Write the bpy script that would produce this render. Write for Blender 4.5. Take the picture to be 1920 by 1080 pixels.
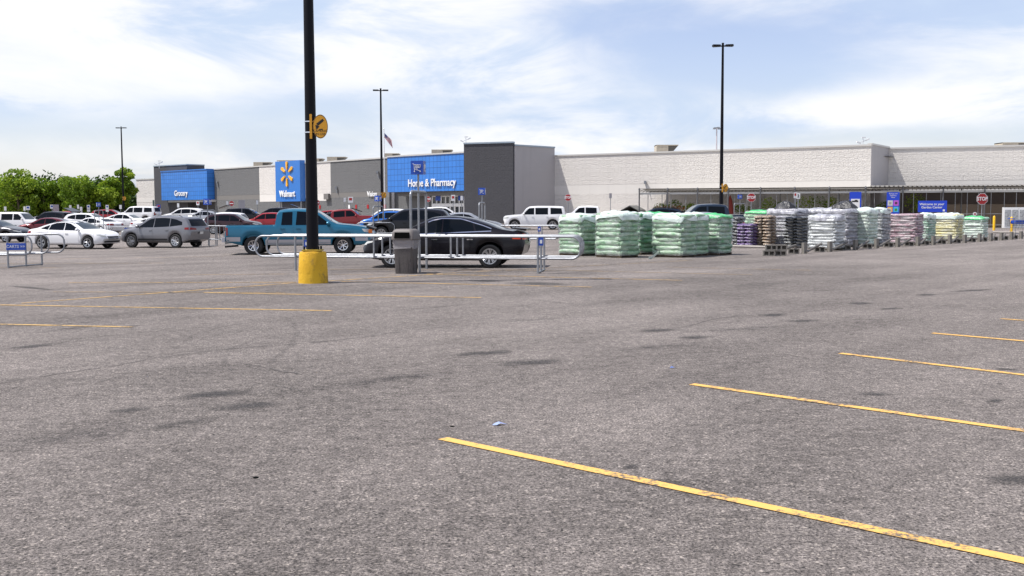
import bpy, bmesh, math, random
from mathutils import Vector, Matrix
from mathutils.bvhtree import BVHTree
from mathutils import noise as mn
random.seed(7)
for o in list(bpy.data.objects): bpy.data.objects.remove(o)
scene = bpy.context.scene
COL = scene.collection
R = math.radians
# ------------------------------------------------------------ camera
F = 1980.0; EYE = 1.65
PITCH = math.atan(148.0/F); ROLL = 0.0037
cam_d = bpy.data.cameras.new('camera'); cam = bpy.data.objects.new('camera', cam_d); COL.objects.link(cam)
cam_d.sensor_width = 36; cam_d.lens = F/1920*36; cam_d.clip_start = .1; cam_d.clip_end = 6000
fw = Vector((0, math.cos(PITCH), -math.sin(PITCH))); r0 = Vector((1, 0, 0)); u0 = r0.cross(fw)
rt = (r0 - ROLL*u0).normalized(); up = rt.cross(fw).normalized()
M = Matrix((rt, up, -fw)).transposed().to_4x4(); M.translation = Vector((0, 0, EYE))
cam.matrix_world = M
scene.camera = cam
# ------------------------------------------------------------ light
SUN_EL = 62.0; SUN_AZ = 8.0      # degrees the sun stands towards the camera from the pure left
sv = Vector((-math.cos(R(SUN_EL))*math.cos(R(SUN_AZ)), -math.cos(R(SUN_EL))*math.sin(R(SUN_AZ)), math.sin(R(SUN_EL))))
sl = bpy.data.lights.new('sun', 'SUN'); sl.energy = 5.0; sl.angle = R(.53); sl.color = (1, .965, .91)
so = bpy.data.objects.new('sun', sl); so.rotation_euler = sv.to_track_quat('Z', 'Y').to_euler(); so.location = (0, 0, 60); COL.objects.link(so)
scene.view_settings.view_transform = 'Standard'; scene.view_settings.look = 'None'
scene.view_settings.exposure = 0.3; scene.view_settings.gamma = 1
# ------------------------------------------------------------ camera helpers
def ray(px, py): return fw + rt*((px-960)/F) - up*((py-540)/F)
def pt(px, py, d):
    r = ray(px, py); return Vector((0, 0, EYE)) + r*(d/r.y)
def col(px, z, d):
    py = 392.0
    for _ in range(4):
        p = pt(px, py, d); py += (p.z-z)*F/d
    return pt(px, py, d)
def ss(a, b, x):
    t = max(0, min(1, (x-a)/(b-a))); return t*t*(3-2*t)
def G(x, y):
    g = .30*ss(97, 109, y)*(1-ss(12, 34, x))
    g -= .34*ss(9, 18, -x)*ss(36, 50, y)*(1-ss(98, 126, y))
    return g
def gp(px, py):           # pixel on the ground -> world point
    z = 0.0
    for _ in range(12):
        r = ray(px, py); t = (z-EYE)/r.z; p = Vector((0, 0, EYE)) + r*t; z = z*.5 + G(p.x, p.y)*.5
    p.z = G(p.x, p.y); return p
def gd(px, d):            # pixel column and distance -> ground point
    z = 0
    for _ in range(3):
        p = col(px, z, d); z = G(p.x, p.y)
    return Vector((p.x, p.y, z))
# ------------------------------------------------------------ world
W = bpy.data.worlds.new('World'); scene.world = W; W.use_nodes = True
nt = W.node_tree; N = nt.nodes; L = nt.links; N.clear()
def node(t, **k):
    n = N.new(t)
    for a, b in k.items(): setattr(n, a, b)
    return n
def mth(op, a, b=None, c=None, clamp=False):
    n = node('ShaderNodeMath', operation=op); n.use_clamp = clamp
    for i, v in enumerate((a, b, c)):
        if v is None: continue
        if isinstance(v, (int, float)): n.inputs[i].default_value = v
        else: L.new(v, n.inputs[i])
    return n.outputs[0]
def vmap(vec, sc, loc=(0, 0, 0)):
    n = node('ShaderNodeMapping'); L.new(vec, n.inputs[0]); n.inputs['Location'].default_value = loc; n.inputs['Scale'].default_value = sc; return n.outputs[0]
def nz(vec, scale, detail=6, rough=.55, dist=0):
    n = node('ShaderNodeTexNoise'); L.new(vec, n.inputs['Vector']); n.inputs['Scale'].default_value = scale
    n.inputs['Detail'].default_value = detail; n.inputs['Roughness'].default_value = rough; n.inputs['Distortion'].default_value = dist
    return n.outputs['Fac']
sky = node('ShaderNodeTexSky', sky_type='NISHITA'); sky.sun_disc = False; sky.sun_elevation = R(SUN_EL); sky.sun_rotation = R(270-SUN_AZ)
sky.air_density = 1.0; sky.dust_density = .8; sky.ozone_density = 1.5
tc = node('ShaderNodeTexCoord'); D = tc.outputs['Generated']
def spot(px, py, wa, we):    # soft ellipse of sky round a direction
    d = ray(px, py).normalized()
    m = node('ShaderNodeMapping'); m.vector_type = 'POINT'; L.new(D, m.inputs[0])
    m.inputs['Location'].default_value = (-d.x/wa, -d.y/.8, -d.z/we); m.inputs['Scale'].default_value = (1/wa, 1/.8, 1/we)
    ln = node('ShaderNodeVectorMath', operation='LENGTH'); L.new(m.outputs[0], ln.inputs[0])
    mr = node('ShaderNodeMapRange', interpolation_type='SMOOTHSTEP'); L.new(ln.outputs['Value'], mr.inputs[0])
    mr.inputs[1].default_value = 0; mr.inputs[2].default_value = 1; mr.inputs[3].default_value = 1; mr.inputs[4].default_value = 0
    return mr.outputs[0]
n1 = nz(vmap(D, (1.0, 1.0, 3.2), (3.1, .2, .4)), 3.2, 7, .55, .6)
n2 = nz(vmap(D, (1.0, 1.0, 2.4), (7.1, 2.2, 1.4)), 11, 8, .6, .8)
f = mth('ADD', mth('MULTIPLY', n1, .85), mth('MULTIPLY', n2, .34))
f = mth('ADD', f, .20)
for (px, py, wa, we, k) in ((1330, 112, .23, .075, .54), (1640, 70, .34, .06, .14), (1120, 40, .14, .05, .16), (170, 245, .40, .04, .50), (60, 330, .4, .03, .35), (1560, 150, .17, .035, .2),
                            (620, 205, .22, .022, .3), (1700, 255, .32, .022, .34), (1900, 225, .2, .03, .10), (430, 165, .25, .03, .10)):
    f = mth('SUBTRACT', f, mth('MULTIPLY', spot(px, py, wa, we), k))
for (px, py, wa, we, k) in ((520, 90, .4, .055, .15), (1680, 205, .2, .03, .22)):
    f = mth('ADD', f, mth('MULTIPLY', spot(px, py, wa, we), k))
sxyz = node('ShaderNodeSeparateXYZ'); L.new(D, sxyz.inputs[0])
hi_ = node('ShaderNodeMapRange', interpolation_type='SMOOTHSTEP'); L.new(sxyz.outputs[2], hi_.inputs[0]); hi_.inputs[1].default_value = .28; hi_.inputs[2].default_value = .6; hi_.inputs[3].default_value = 0; hi_.inputs[4].default_value = .38
f = mth('SUBTRACT', f, hi_.outputs[0])
mr = node('ShaderNodeMapRange', interpolation_type='SMOOTHSTEP'); L.new(f, mr.inputs[0]); mr.inputs[1].default_value = .26; mr.inputs[2].default_value = .90
mr.inputs[3].default_value = 0.0; mr.inputs[4].default_value = 1
bg1 = node('ShaderNodeBackground'); bg1.inputs[1].default_value = .128
hs = node('ShaderNodeHueSaturation'); hs.inputs['Saturation'].default_value = .82; L.new(sky.outputs[0], hs.inputs['Color'])
tn = node('ShaderNodeMix', data_type='RGBA', blend_type='MULTIPLY'); tn.inputs[0].default_value = 1; L.new(hs.outputs[0], tn.inputs[6]); tn.inputs[7].default_value = (1.01, .955, 1.06, 1)
L.new(tn.outputs[2], bg1.inputs[0])
cr = node('ShaderNodeMix', data_type='RGBA'); cr.inputs[6].default_value = (.56, .67, .85, 1); cr.inputs[7].default_value = (.93, .93, .945, 1)
n3 = nz(vmap(D, (1.0, 1.0, 3.0), (1.1, 5.2, .4)), 5, 6, .6, .5)
mr3 = node('ShaderNodeMapRange', interpolation_type='SMOOTHSTEP'); L.new(n3, mr3.inputs[0]); mr3.inputs[1].default_value = .36; mr3.inputs[2].default_value = .60
L.new(mr3.outputs[0], cr.inputs[0])
bg2 = node('ShaderNodeBackground'); L.new(cr.outputs[2], bg2.inputs[0]); bg2.inputs[1].default_value = .92
mx = node('ShaderNodeMixShader'); L.new(mth('MULTIPLY', mr.outputs[0], .93), mx.inputs[0]); L.new(bg1.outputs[0], mx.inputs[1]); L.new(bg2.outputs[0], mx.inputs[2])
wo = node('ShaderNodeOutputWorld'); L.new(mx.outputs[0], wo.inputs[0])
# ------------------------------------------------------------ materials
MATS = {}
def mat(name, color, rough=.6, metal=0, coat=0, var=0, vscale=3, bump=0, bscale=30, spec=.5, stretch=(1, 1, 1), c2=None, alpha=1, emis=0, vdetail=5, lo=.35, hi=.65):
    if name in MATS: return MATS[name]
    m = bpy.data.materials.new(name); m.use_nodes = True; t = m.node_tree; b = t.nodes['Principled BSDF']
    c = (*color, 1)
    b.inputs['Base Color'].default_value = c; b.inputs['Roughness'].default_value = rough; b.inputs['Metallic'].default_value = metal
    b.inputs['Coat Weight'].default_value = coat; b.inputs['Coat Roughness'].default_value = .06; b.inputs['Specular IOR Level'].default_value = spec
    b.inputs['Alpha'].default_value = alpha
    if emis: b.inputs['Emission Color'].default_value = c; b.inputs['Emission Strength'].default_value = emis
    tcn = t.nodes.new('ShaderNodeTexCoord'); mp = t.nodes.new('ShaderNodeMapping'); mp.inputs['Scale'].default_value = stretch
    t.links.new(tcn.outputs['Object'], mp.inputs[0])
    if var or c2:
        n = t.nodes.new('ShaderNodeTexNoise'); n.inputs['Scale'].default_value = vscale; n.inputs['Detail'].default_value = vdetail; t.links.new(mp.outputs[0], n.inputs['Vector'])
        mrn = t.nodes.new('ShaderNodeMapRange'); mrn.inputs[1].default_value = lo; mrn.inputs[2].default_value = hi; t.links.new(n.outputs['Fac'], mrn.inputs[0])
        x = t.nodes.new('ShaderNodeMix'); x.data_type = 'RGBA'; t.links.new(mrn.outputs[0], x.inputs[0])
        if c2: a, bb = color, c2
        else: a = tuple(v*(1-var) for v in color); bb = tuple(min(1, v*(1+var)) for v in color)
        x.inputs[6].default_value = (*a, 1); x.inputs[7].default_value = (*bb, 1); t.links.new(x.outputs[2], b.inputs['Base Color'])
    if bump:
        n = t.nodes.new('ShaderNodeTexNoise'); n.inputs['Scale'].default_value = bscale; n.inputs['Detail'].default_value = 4; t.links.new(mp.outputs[0], n.inputs['Vector'])
        bn = t.nodes.new('ShaderNodeBump'); bn.inputs['Strength'].default_value = 1; bn.inputs['Distance'].default_value = bump
        t.links.new(n.outputs['Fac'], bn.inputs['Height']); t.links.new(bn.outputs[0], b.inputs['Normal'])
    MATS[name] = m; return m
class NT:                 # little node helper for bespoke materials
    def __init__(s, name):
        s.m = bpy.data.materials.new(name); s.m.use_nodes = True; s.t = s.m.node_tree; s.b = s.t.nodes['Principled BSDF']; s.out = s.t.nodes['Material Output']
        s.tc = s.t.nodes.new('ShaderNodeTexCoord'); MATS[name] = s.m
    def new(s, ty, **k):
        n = s.t.nodes.new(ty)
        for a, b in k.items(): setattr(n, a, b)
        return n
    def link(s, a, b): s.t.links.new(a, b)
    def noise(s, scale, detail=5, rough=.5, stretch=(1, 1, 1), vec=None, out='Fac'):
        mp = s.new('ShaderNodeMapping'); mp.inputs['Scale'].default_value = stretch; s.link(vec or s.tc.outputs['Object'], mp.inputs[0])
        n = s.new('ShaderNodeTexNoise'); n.inputs['Scale'].default_value = scale; n.inputs['Detail'].default_value = detail; n.inputs['Roughness'].default_value = rough
        s.link(mp.outputs[0], n.inputs['Vector']); return n.outputs[out]
    def rng(s, v, a, b, c=0, d=1, sm=False):
        n = s.new('ShaderNodeMapRange')
        if sm: n.interpolation_type = 'SMOOTHSTEP'
        s.link(v, n.inputs[0])
        for i, q in enumerate((a, b, c, d)): n.inputs[i+1].default_value = q
        return n.outputs[0]
    def mix(s, f, a, b, mode='MIX'):
        n = s.new('ShaderNodeMix', data_type='RGBA', blend_type=mode)
        if isinstance(f, (int, float)): n.inputs[0].default_value = f
        else: s.link(f, n.inputs[0])
        for i, q in ((6, a), (7, b)):
            if isinstance(q, tuple): n.inputs[i].default_value = (*q, 1)
            else: s.link(q, n.inputs[i])
        return n.outputs[2]
    def math(s, op, a, b=0.):
        n = s.new('ShaderNodeMath', operation=op)
        for i, q in enumerate((a, b)):
            if isinstance(q, (int, float)): n.inputs[i].default_value = q
            else: s.link(q, n.inputs[i])
        return n.outputs[0]
    def bump(s, h, dist, strength=1):
        n = s.new('ShaderNodeBump'); n.inputs['Distance'].default_value = dist; n.inputs['Strength'].default_value = strength
        s.link(h, n.inputs['Height']); s.link(n.outputs[0], s.b.inputs['Normal'])
def asphalt():
    k = NT('asphalt'); P = k.tc.outputs['Object']
    g1 = k.noise(56, 3, .85); g2 = k.noise(15, 3, .75); g3 = k.noise(5.5, 3, .75); big = k.noise(.10, 6, .6); mid = k.noise(.75, 5, .65); tr = k.noise(.33, 4, .6)
    c = k.mix(k.rng(g1, .33, .67), (.006, .0054, .0052), (.352, .308, .284))
    v = k.new('ShaderNodeTexVoronoi'); v.inputs['Scale'].default_value = 80; k.link(P, v.inputs['Vector'])
    sp = k.rng(v.outputs['Color'], .78, .9); c = k.mix(k.math('MULTIPLY', sp, .6), c, (.56, .49, .43))
    sp2 = k.rng(v.outputs['Color'], .18, .07); c = k.mix(k.math('MULTIPLY', sp2, .8), c, (.012, .012, .014))
    s = k.math('ADD', k.math('MULTIPLY', k.rng(big, .34, .66), .40), k.math('MULTIPLY', k.rng(mid, .3, .7), .22))
    s = k.math('ADD', s, k.math('MULTIPLY', k.rng(tr, .32, .64), .20)); s = k.math('ADD', s, k.math('MULTIPLY', k.rng(g2, .34, .66), .60)); s = k.math('ADD', s, k.math('MULTIPLY', k.rng(g3, .32, .68), .42)); rot = k.new('ShaderNodeMapping'); rot.inputs['Rotation'].default_value = (0, 0, R(-46)); k.link(P, rot.inputs[0])
    ln = k.noise(1.0, 5, .6, (.07, .55, 1), vec=rot.outputs[0]); s = k.math('ADD', s, k.math('MULTIPLY', k.rng(ln, .36, .60), .30)); s = k.math('ADD', s, -.10)
    m = k.new('ShaderNodeVectorMath', operation='SCALE'); k.link(c, m.inputs[0]); k.link(s, m.inputs['Scale'])
    k.link(m.outputs[0], k.b.inputs['Base Color']); k.b.inputs['Roughness'].default_value = .9; k.b.inputs['Specular IOR Level'].default_value = .25
    h = k.math('ADD', g1, k.math('MULTIPLY', g2, 1.2)); k.bump(h, .020); return k.m
def worn_paint(name, colr, thr=.5):
    k = NT(name); g = k.noise(30, 5, .75); b = k.noise(2.2, 5, .65)
    f = k.math('ADD', k.math('MULTIPLY', g, .6), k.math('MULTIPLY', b, .5))
    c = k.mix(k.rng(f, thr-.05, thr+.03), (.10, .09, .08), colr)
    c = k.mix(k.rng(k.noise(60, 3, .7), .60, .72, 0, .6), c, (.20, .15, .08))
    k.link(c, k.b.inputs['Base Color']); k.b.inputs['Roughness'].default_value = .75; return k.m
def splitface(name, colr, amp=.06, smooth=False):
    k = NT(name)
    br = k.new('ShaderNodeTexBrick'); mp = k.new('ShaderNodeMapping'); k.link(k.tc.outputs['Object'], mp.inputs[0]); mp.inputs['Rotation'].default_value = (R(90), 0, 0)
    k.link(mp.outputs[0], br.inputs['Vector']); br.inputs['Scale'].default_value = 1; br.inputs['Brick Width'].default_value = .8; br.inputs['Row Height'].default_value = .4
    br.inputs['Mortar Size'].default_value = .014; br.inputs['Color1'].default_value = (.75, .75, .75, 1); br.inputs['Color2'].default_value = (1, 1, 1, 1); br.inputs['Mortar'].default_value = (.62, .62, .62, 1)
    n = k.noise(6.0, 4, .65, (1, 1, 1.4)); n2 = k.noise(.12, 4, .6); ws_ = k.noise(1.4, 4, .6, (1, 1, .05))
    c = k.mix(k.rng(n2, .3, .7, 0, .10), colr, tuple(v*.7 for v in colr))
    c = k.mix(k.rng(ws_, .52, .75, 0, .16), c, tuple(v*.6 for v in colr))
    c = k.mix(.16 if not smooth else .07, c, br.outputs['Color'], 'MULTIPLY')
    k.link(c, k.b.inputs['Base Color']); k.b.inputs['Roughness'].default_value = .9
    h = k.math('ADD', k.math('MULTIPLY', n, 1.0), k.math('MULTIPLY', br.outputs['Fac'], -.15))
    if not smooth: k.bump(h, amp*1.5)
    return k.m
def tile_panel(name, colr):
    k = NT(name); br = k.new('ShaderNodeTexBrick'); mp = k.new('ShaderNodeMapping'); k.link(k.tc.outputs['Object'], mp.inputs[0]); mp.inputs['Rotation'].default_value = (R(90), 0, 0)
    k.link(mp.outputs[0], br.inputs['Vector']); br.offset = 0; br.inputs['Scale'].default_value = 1; br.inputs['Brick Width'].default_value = .585; br.inputs['Row Height'].default_value = .62
    br.inputs['Mortar Size'].default_value = .022; br.inputs['Color1'].default_value = (*colr, 1); br.inputs['Color2'].default_value = (*(min(1, v*1.13) for v in colr), 1)
    br.inputs['Mortar'].default_value = (*(v*.42 for v in colr), 1)
    k.link(br.outputs['Color'], k.b.inputs['Base Color']); k.b.inputs['Roughness'].default_value = .35; return k.m
def bagmat(name, a, b, wrap, film=.5, stretch=(1, 1, 5)):
    k = NT(name); n = k.noise(3.2, 6, .65, stretch); n2 = k.noise(5, 5, .7, (1.0, 1.0, 4)); n3 = k.noise(1.3, 4, .6, (1, 1, 1))
    c = k.mix(k.rng(n, .40, .60), a, b); c = k.mix(k.math('MULTIPLY', k.rng(n2, .42, .62), film), c, wrap); c = k.mix(k.rng(n3, .5, .7, 0, film*.6), c, wrap)
    v = k.new('ShaderNodeTexVoronoi'); mp = k.new('ShaderNodeMapping'); mp.inputs['Scale'].default_value = (1, 1, 2.2); k.link(k.tc.outputs['Object'], mp.inputs[0]); k.link(mp.outputs[0], v.inputs['Vector']); v.inputs['Scale'].default_value = 4.2; v.distance = 'CHEBYCHEV'
    c = k.mix(k.rng(v.outputs['Color'], .70, .76, 0, .45), c, tuple(q*.35 for q in a)); c = k.mix(k.rng(v.outputs['Color'], .30, .24, 0, .40), c, (.62, .64, .62))
    k.link(c, k.b.inputs['Base Color']); k.b.inputs['Roughness'].default_value = .28; k.bump(n2, .03); return k.m
def leafmat(name, a, b):
    k = NT(name); n = k.noise(.9, 4, .6); c = k.mix(k.rng(n, .35, .65), a, b)
    k.link(c, k.b.inputs['Base Color']); k.b.inputs['Roughness'].default_value = .55; k.b.inputs['Specular IOR Level'].default_value = .25
    tr = k.new('ShaderNodeBsdfTranslucent'); k.link(c, tr.inputs[0]); x = k.new('ShaderNodeMixShader'); x.inputs[0].default_value = .45
    k.link(k.b.outputs[0], x.inputs[1]); k.link(tr.outputs[0], x.inputs[2]); k.link(x.outputs[0], k.out.inputs[0]); return k.m
def ybase():
    k = NT('yellow_concrete_paint'); n = k.noise(5, 6, .7, (1, 1, .6)); n2 = k.noise(14, 5, .7); n3 = k.noise(1.8, 3, .5)
    c = k.mix(k.rng(n3, .3, .7), (.60, .33, .008), (.72, .44, .02)); c = k.mix(k.rng(n, .56, .70, 0, .75), c, (.22, .14, .03)); c = k.mix(k.rng(n2, .62, .70, 0, .7), c, (.10, .08, .05))
    k.link(c, k.b.inputs['Base Color']); k.b.inputs['Roughness'].default_value = .75; k.bump(n2, .02); return k.m
M_ASPH = asphalt(); M_YEL = worn_paint('yellow_line_paint', (.70, .40, .10), .505); M_YOLD = worn_paint('faded_yellow_paint', (.42, .28, .13), .55); M_YMID = worn_paint('worn_yellow_paint', (.58, .36, .11), .53)
M_WB = splitface('white_split_block', (.68, .645, .605)); M_GB = splitface('gray_split_block', (.152, .152, .153)); M_WS = splitface('smooth_white_block', (.68, .65, .61), smooth=True)
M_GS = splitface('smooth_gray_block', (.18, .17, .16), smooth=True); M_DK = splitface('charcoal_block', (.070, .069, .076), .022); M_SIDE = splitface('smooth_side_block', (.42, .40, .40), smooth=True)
M_TILE = tile_panel('blue_tiles', (.038, .185, .56)); M_BLUE = mat('blue_metal', (.034, .17, .52), .35, var=.03)
M_SIGNB = mat('sign_blue', (.012, .07, .42), .4); M_WHITE = mat('white_paint', (.78, .78, .78), .45); M_SPARK = mat('spark_yellow', (.85, .42, .03), .4)
M_CAP = mat('parapet_cap_metal', (.30, .36, .42), .4, .3); M_CAPW = mat('white_cap_metal', (.55, .53, .5), .4, .2); M_TAN = mat('tan_metal', (.46, .40, .31), .5, var=.1); M_DARK = mat('dark_void', (.004, .004, .004), .8, spec=.05)
M_LOUV = mat('louver', (.10, .09, .075), .6); M_GALV = mat('galvanised_steel', (.30, .31, .33), .46, .6, var=.12, vscale=6); M_BLKM = mat('black_pole_paint', (.006, .006, .009), .5, spec=.15)
M_CONC = mat('concrete', (.36, .33, .30), .9, var=.12, vscale=1.2, bump=.004); M_CBLK = mat('cinder_block_gray', (.20, .185, .165), .95, var=.15, vscale=9, bump=.006, bscale=60)
M_YBASE = ybase(); M_TYRE = mat('tyre_rubber', (.016, .016, .017), .8); M_GLASS = mat('car_glass', (.004, .006, .009), .03, spec=.16)
M_GLASSL = mat('windshield_glass', (.03, .042, .046), .04, spec=.6); M_BLKP = mat('black_plastic', (.015, .015, .016), .5); M_RIM = mat('alloy_silver', (.55, .56, .58), .3, .8); M_RIMD = mat('alloy_dark', (.10, .10, .11), .35, .7)
M_CHR = mat('chrome', (.72, .72, .74), .12, 1); M_HEAD = mat('headlight_lens', (.45, .46, .44), .08, spec=.9); M_TAIL = mat('taillight_lens', (.20, .008, .008), .15); M_AMB = mat('amber_lens', (.6, .16, .03), .2)
M_PLATE = mat('plate_white', (.6, .6, .58), .5); M_WOOD = mat('pallet_wood', (.10, .075, .05), .9, var=.2, vscale=8); M_RED = mat('sign_red', (.36, .012, .015), .45); M_YSIGN = mat('sign_yellow', (.85, .40, .02), .45)
M_WALLG = mat('window_glass', (.02, .024, .028), .08, spec=.8); M_BIN = mat('gray_bin_plastic', (.085, .076, .074), .65, var=.45, vscale=60, bump=.002, bscale=20); M_BARK = mat('bark', (.13, .10, .07), .9, var=.2); M_DIRT = mat('roof_membrane', (.42, .41, .39), .8, var=.06)
PAINT = {}
def paint(n, c, metal=.25):
    return mat('paint_'+n, c, .3, metal, .35)
P_WHITE = paint('white', (.74, .74, .75), 0); P_SILV = paint('silver', (.42, .43, .45), .6); P_GREY = paint('grey', (.19, .19, .205), .5); P_DGREY = paint('dark_grey', (.055, .055, .062), .5); P_BLACK = mat('paint_black', (.006, .006, .009), .25, 0, .1, spec=.35)
P_CHAR = mat('paint_charcoal', (.007, .006, .009), .22, 0, .12, spec=.28); P_MAR = paint('maroon', (.12, .008, .014), .3); P_RED = paint('red', (.30, .010, .016), .2); P_BLUE = paint('blue', (.02, .14, .50), .3); P_TEAL = paint('teal', (.010, .125, .215), .35)
P_NAVY = paint('navy', (.010, .022, .045), .3); P_DMAR = paint('dark_maroon', (.03, .008, .012), .3); P_LSIL = paint('lower_silver', (.46, .46, .50), .4)
# ------------------------------------------------------------ object helpers
def tag(o, label=None, cat=None, group=None, kind=None):
    if label: o['label'] = label
    if cat: o['category'] = cat
    if group: o['group'] = group
    if kind: o['kind'] = kind
    return o
def thing(name, label, cat, loc=(0, 0, 0), rz=0, group=None):
    o = bpy.data.objects.new(name, None); COL.objects.link(o); o.location = loc; o.rotation_euler = (0, 0, rz); o.empty_display_size = .3
    return tag(o, label, cat, group)
class MB:
    def __init__(s): s.v = []; s.f = []; s.mi = []; s.cur = 0
    def add(s, vs, fs):
        b = len(s.v); s.v += [Vector(p) for p in vs]; s.f += [tuple(b+i for i in q) for q in fs]; s.mi += [s.cur]*len(fs); return s
    def box(s, c, d, rz=0, rot=None):
        m = rot or Matrix.Rotation(rz, 3, 'Z'); c = Vector(c); vs = []
        for z in (-.5, .5):
            for (x, y) in ((-.5, -.5), (.5, -.5), (.5, .5), (-.5, .5)): vs.append(c + m @ Vector((x*d[0], y*d[1], z*d[2])))
        return s.add(vs, [(3, 2, 1, 0), (4, 5, 6, 7), (0, 1, 5, 4), (1, 2, 6, 5), (2, 3, 7, 6), (3, 0, 4, 7)])
    def bar(s, a, b, w, h=None):
        a = Vector(a); b = Vector(b); h = h or w; t = (b-a); q = t.to_track_quat('X', 'Z').to_matrix()
        return s.box((a+b)/2, (t.length, w, h), rot=q)
    def cyl(s, a, b, ra, rb=None, n=12, cap=True):
        a = Vector(a); b = Vector(b); rb = ra if rb is None else rb; q = (b-a).to_track_quat('Z', 'Y').to_matrix(); vs = []
        for (p, r) in ((a, ra), (b, rb)):
            for i in range(n): an = 2*math.pi*i/n; vs.append(p + q @ Vector((math.cos(an)*r, math.sin(an)*r, 0)))
        fs = [(i, (i+1) % n, n+(i+1) % n, n+i) for i in range(n)]
        if cap: fs += [tuple(reversed(range(n))), tuple(range(n, 2*n))]
        return s.add(vs, fs)
    def tube(s, pts, r, n=8, cap=True):
        pts = [Vector(p) for p in pts]; vs = []; k = len(pts)
        for i, p in enumerate(pts):
            t = (pts[min(i+1, k-1)]-pts[max(i-1, 0)]).normalized(); ref = Vector((0, 0, 1)) if abs(t.z) < .9 else Vector((0, 1, 0))
            a = t.cross(ref).normalized(); b = t.cross(a)
            if i and (a.dot(pa) < 0): a = -a; b = -b
            pa = a
            for j in range(n): an = 2*math.pi*j/n; vs.append(p + a*math.cos(an)*r + b*math.sin(an)*r)
        fs = [(i*n+j, i*n+(j+1) % n, (i+1)*n+(j+1) % n, (i+1)*n+j) for i in range(k-1) for j in range(n)]
        if cap: fs += [tuple(range(n)), tuple(range((k-1)*n, k*n))]
        return s.add(vs, fs)
    def prism(s, poly, t0, t1, axis='y'):
        n = len(poly); vs = []
        for t in (t0, t1):
            for (a, b) in poly:
                vs.append((a, t, b) if axis == 'y' else (a, b, t) if axis == 'z' else (t, a, b))
        return s.add(vs, [tuple(range(n)), tuple(reversed(range(n, 2*n)))] + [(i, n+i, n+(i+1) % n, (i+1) % n) for i in range(n)])
    def lathe(s, prof, n=24, c=(0, 0, 0), axis='z'):
        vs = []; k = len(prof)
        for (r, z) in prof:
            for j in range(n):
                an = 2*math.pi*j/n; x, y = r*math.cos(an), r*math.sin(an)
                p = (x, y, z) if axis == 'z' else (x, z, y); vs.append((p[0]+c[0], p[1]+c[1], p[2]+c[2]))
        fs = [(i*n+j, i*n+(j+1) % n, (i+1)*n+(j+1) % n, (i+1)*n+j) for i in range(k-1) for j in range(n)]
        return s.add(vs, fs)
    def mesh(s, name, mats, smooth=None):
        me = bpy.data.meshes.new(name); bm = bmesh.new(); vs = [bm.verts.new(p) for p in s.v]
        for q, mi in zip(s.f, s.mi):
            try: fc = bm.faces.new([vs[i] for i in q]); fc.material_index = mi
            except ValueError: pass
        bmesh.ops.recalc_face_normals(bm, faces=bm.faces)
        if smooth is not None:
            for fc in bm.faces: fc.smooth = True
            for e in bm.edges:
                if len(e.link_faces) == 2 and e.calc_face_angle(0) > R(smooth): e.smooth = False
        bm.to_mesh(me); bm.free()
        for m in (mats if isinstance(mats, (list, tuple)) else [mats]): me.materials.append(m)
        return me
    def build(s, name, mats, parent=None, smooth=None, loc=None, rz=0):
        o = bpy.data.objects.new(name, s.mesh(name, mats, smooth)); COL.objects.link(o)
        if parent: o.parent = parent
        if loc is not None: o.location = loc
        o.rotation_euler = (0, 0, rz); return o
def copy_tree(o, parent=None):
    c = o.copy(); COL.objects.link(c)
    if parent is not None: c.parent = parent
    for ch in KIDS(o): copy_tree(ch, c)
    return c
def KIDS(o): return [x for x in bpy.data.objects if x.parent == o]
def text_mesh(s, size, depth=.02, bold=0.0, align='CENTER'):
    cu = bpy.data.curves.new('text', 'FONT'); cu.body = s; cu.size = size; cu.extrude = depth/2; cu.offset = bold; cu.align_x = align; cu.align_y = 'CENTER'; cu.resolution_u = 3
    o = bpy.data.objects.new('text', cu); COL.objects.link(o); bpy.context.view_layer.update()
    me = bpy.data.meshes.new_from_object(o.evaluated_get(bpy.context.evaluated_depsgraph_get()))
    bpy.data.objects.remove(o); bpy.data.curves.remove(cu)
    me.transform(Matrix.Rotation(R(90), 4, 'X')); return me      # now in the x-z plane facing -y
def text(name, s, size, m, parent, loc, rz=0, depth=.02, bold=0., sx=1):
    me = text_mesh(s, size, depth, bold); me.name = name; me.transform(Matrix.Scale(sx, 4, (1, 0, 0))); me.materials.clear(); me.materials.append(m)
    o = bpy.data.objects.new(name, me); COL.objects.link(o); o.parent = parent; o.location = loc; o.rotation_euler = (0, 0, rz); return o
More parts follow.
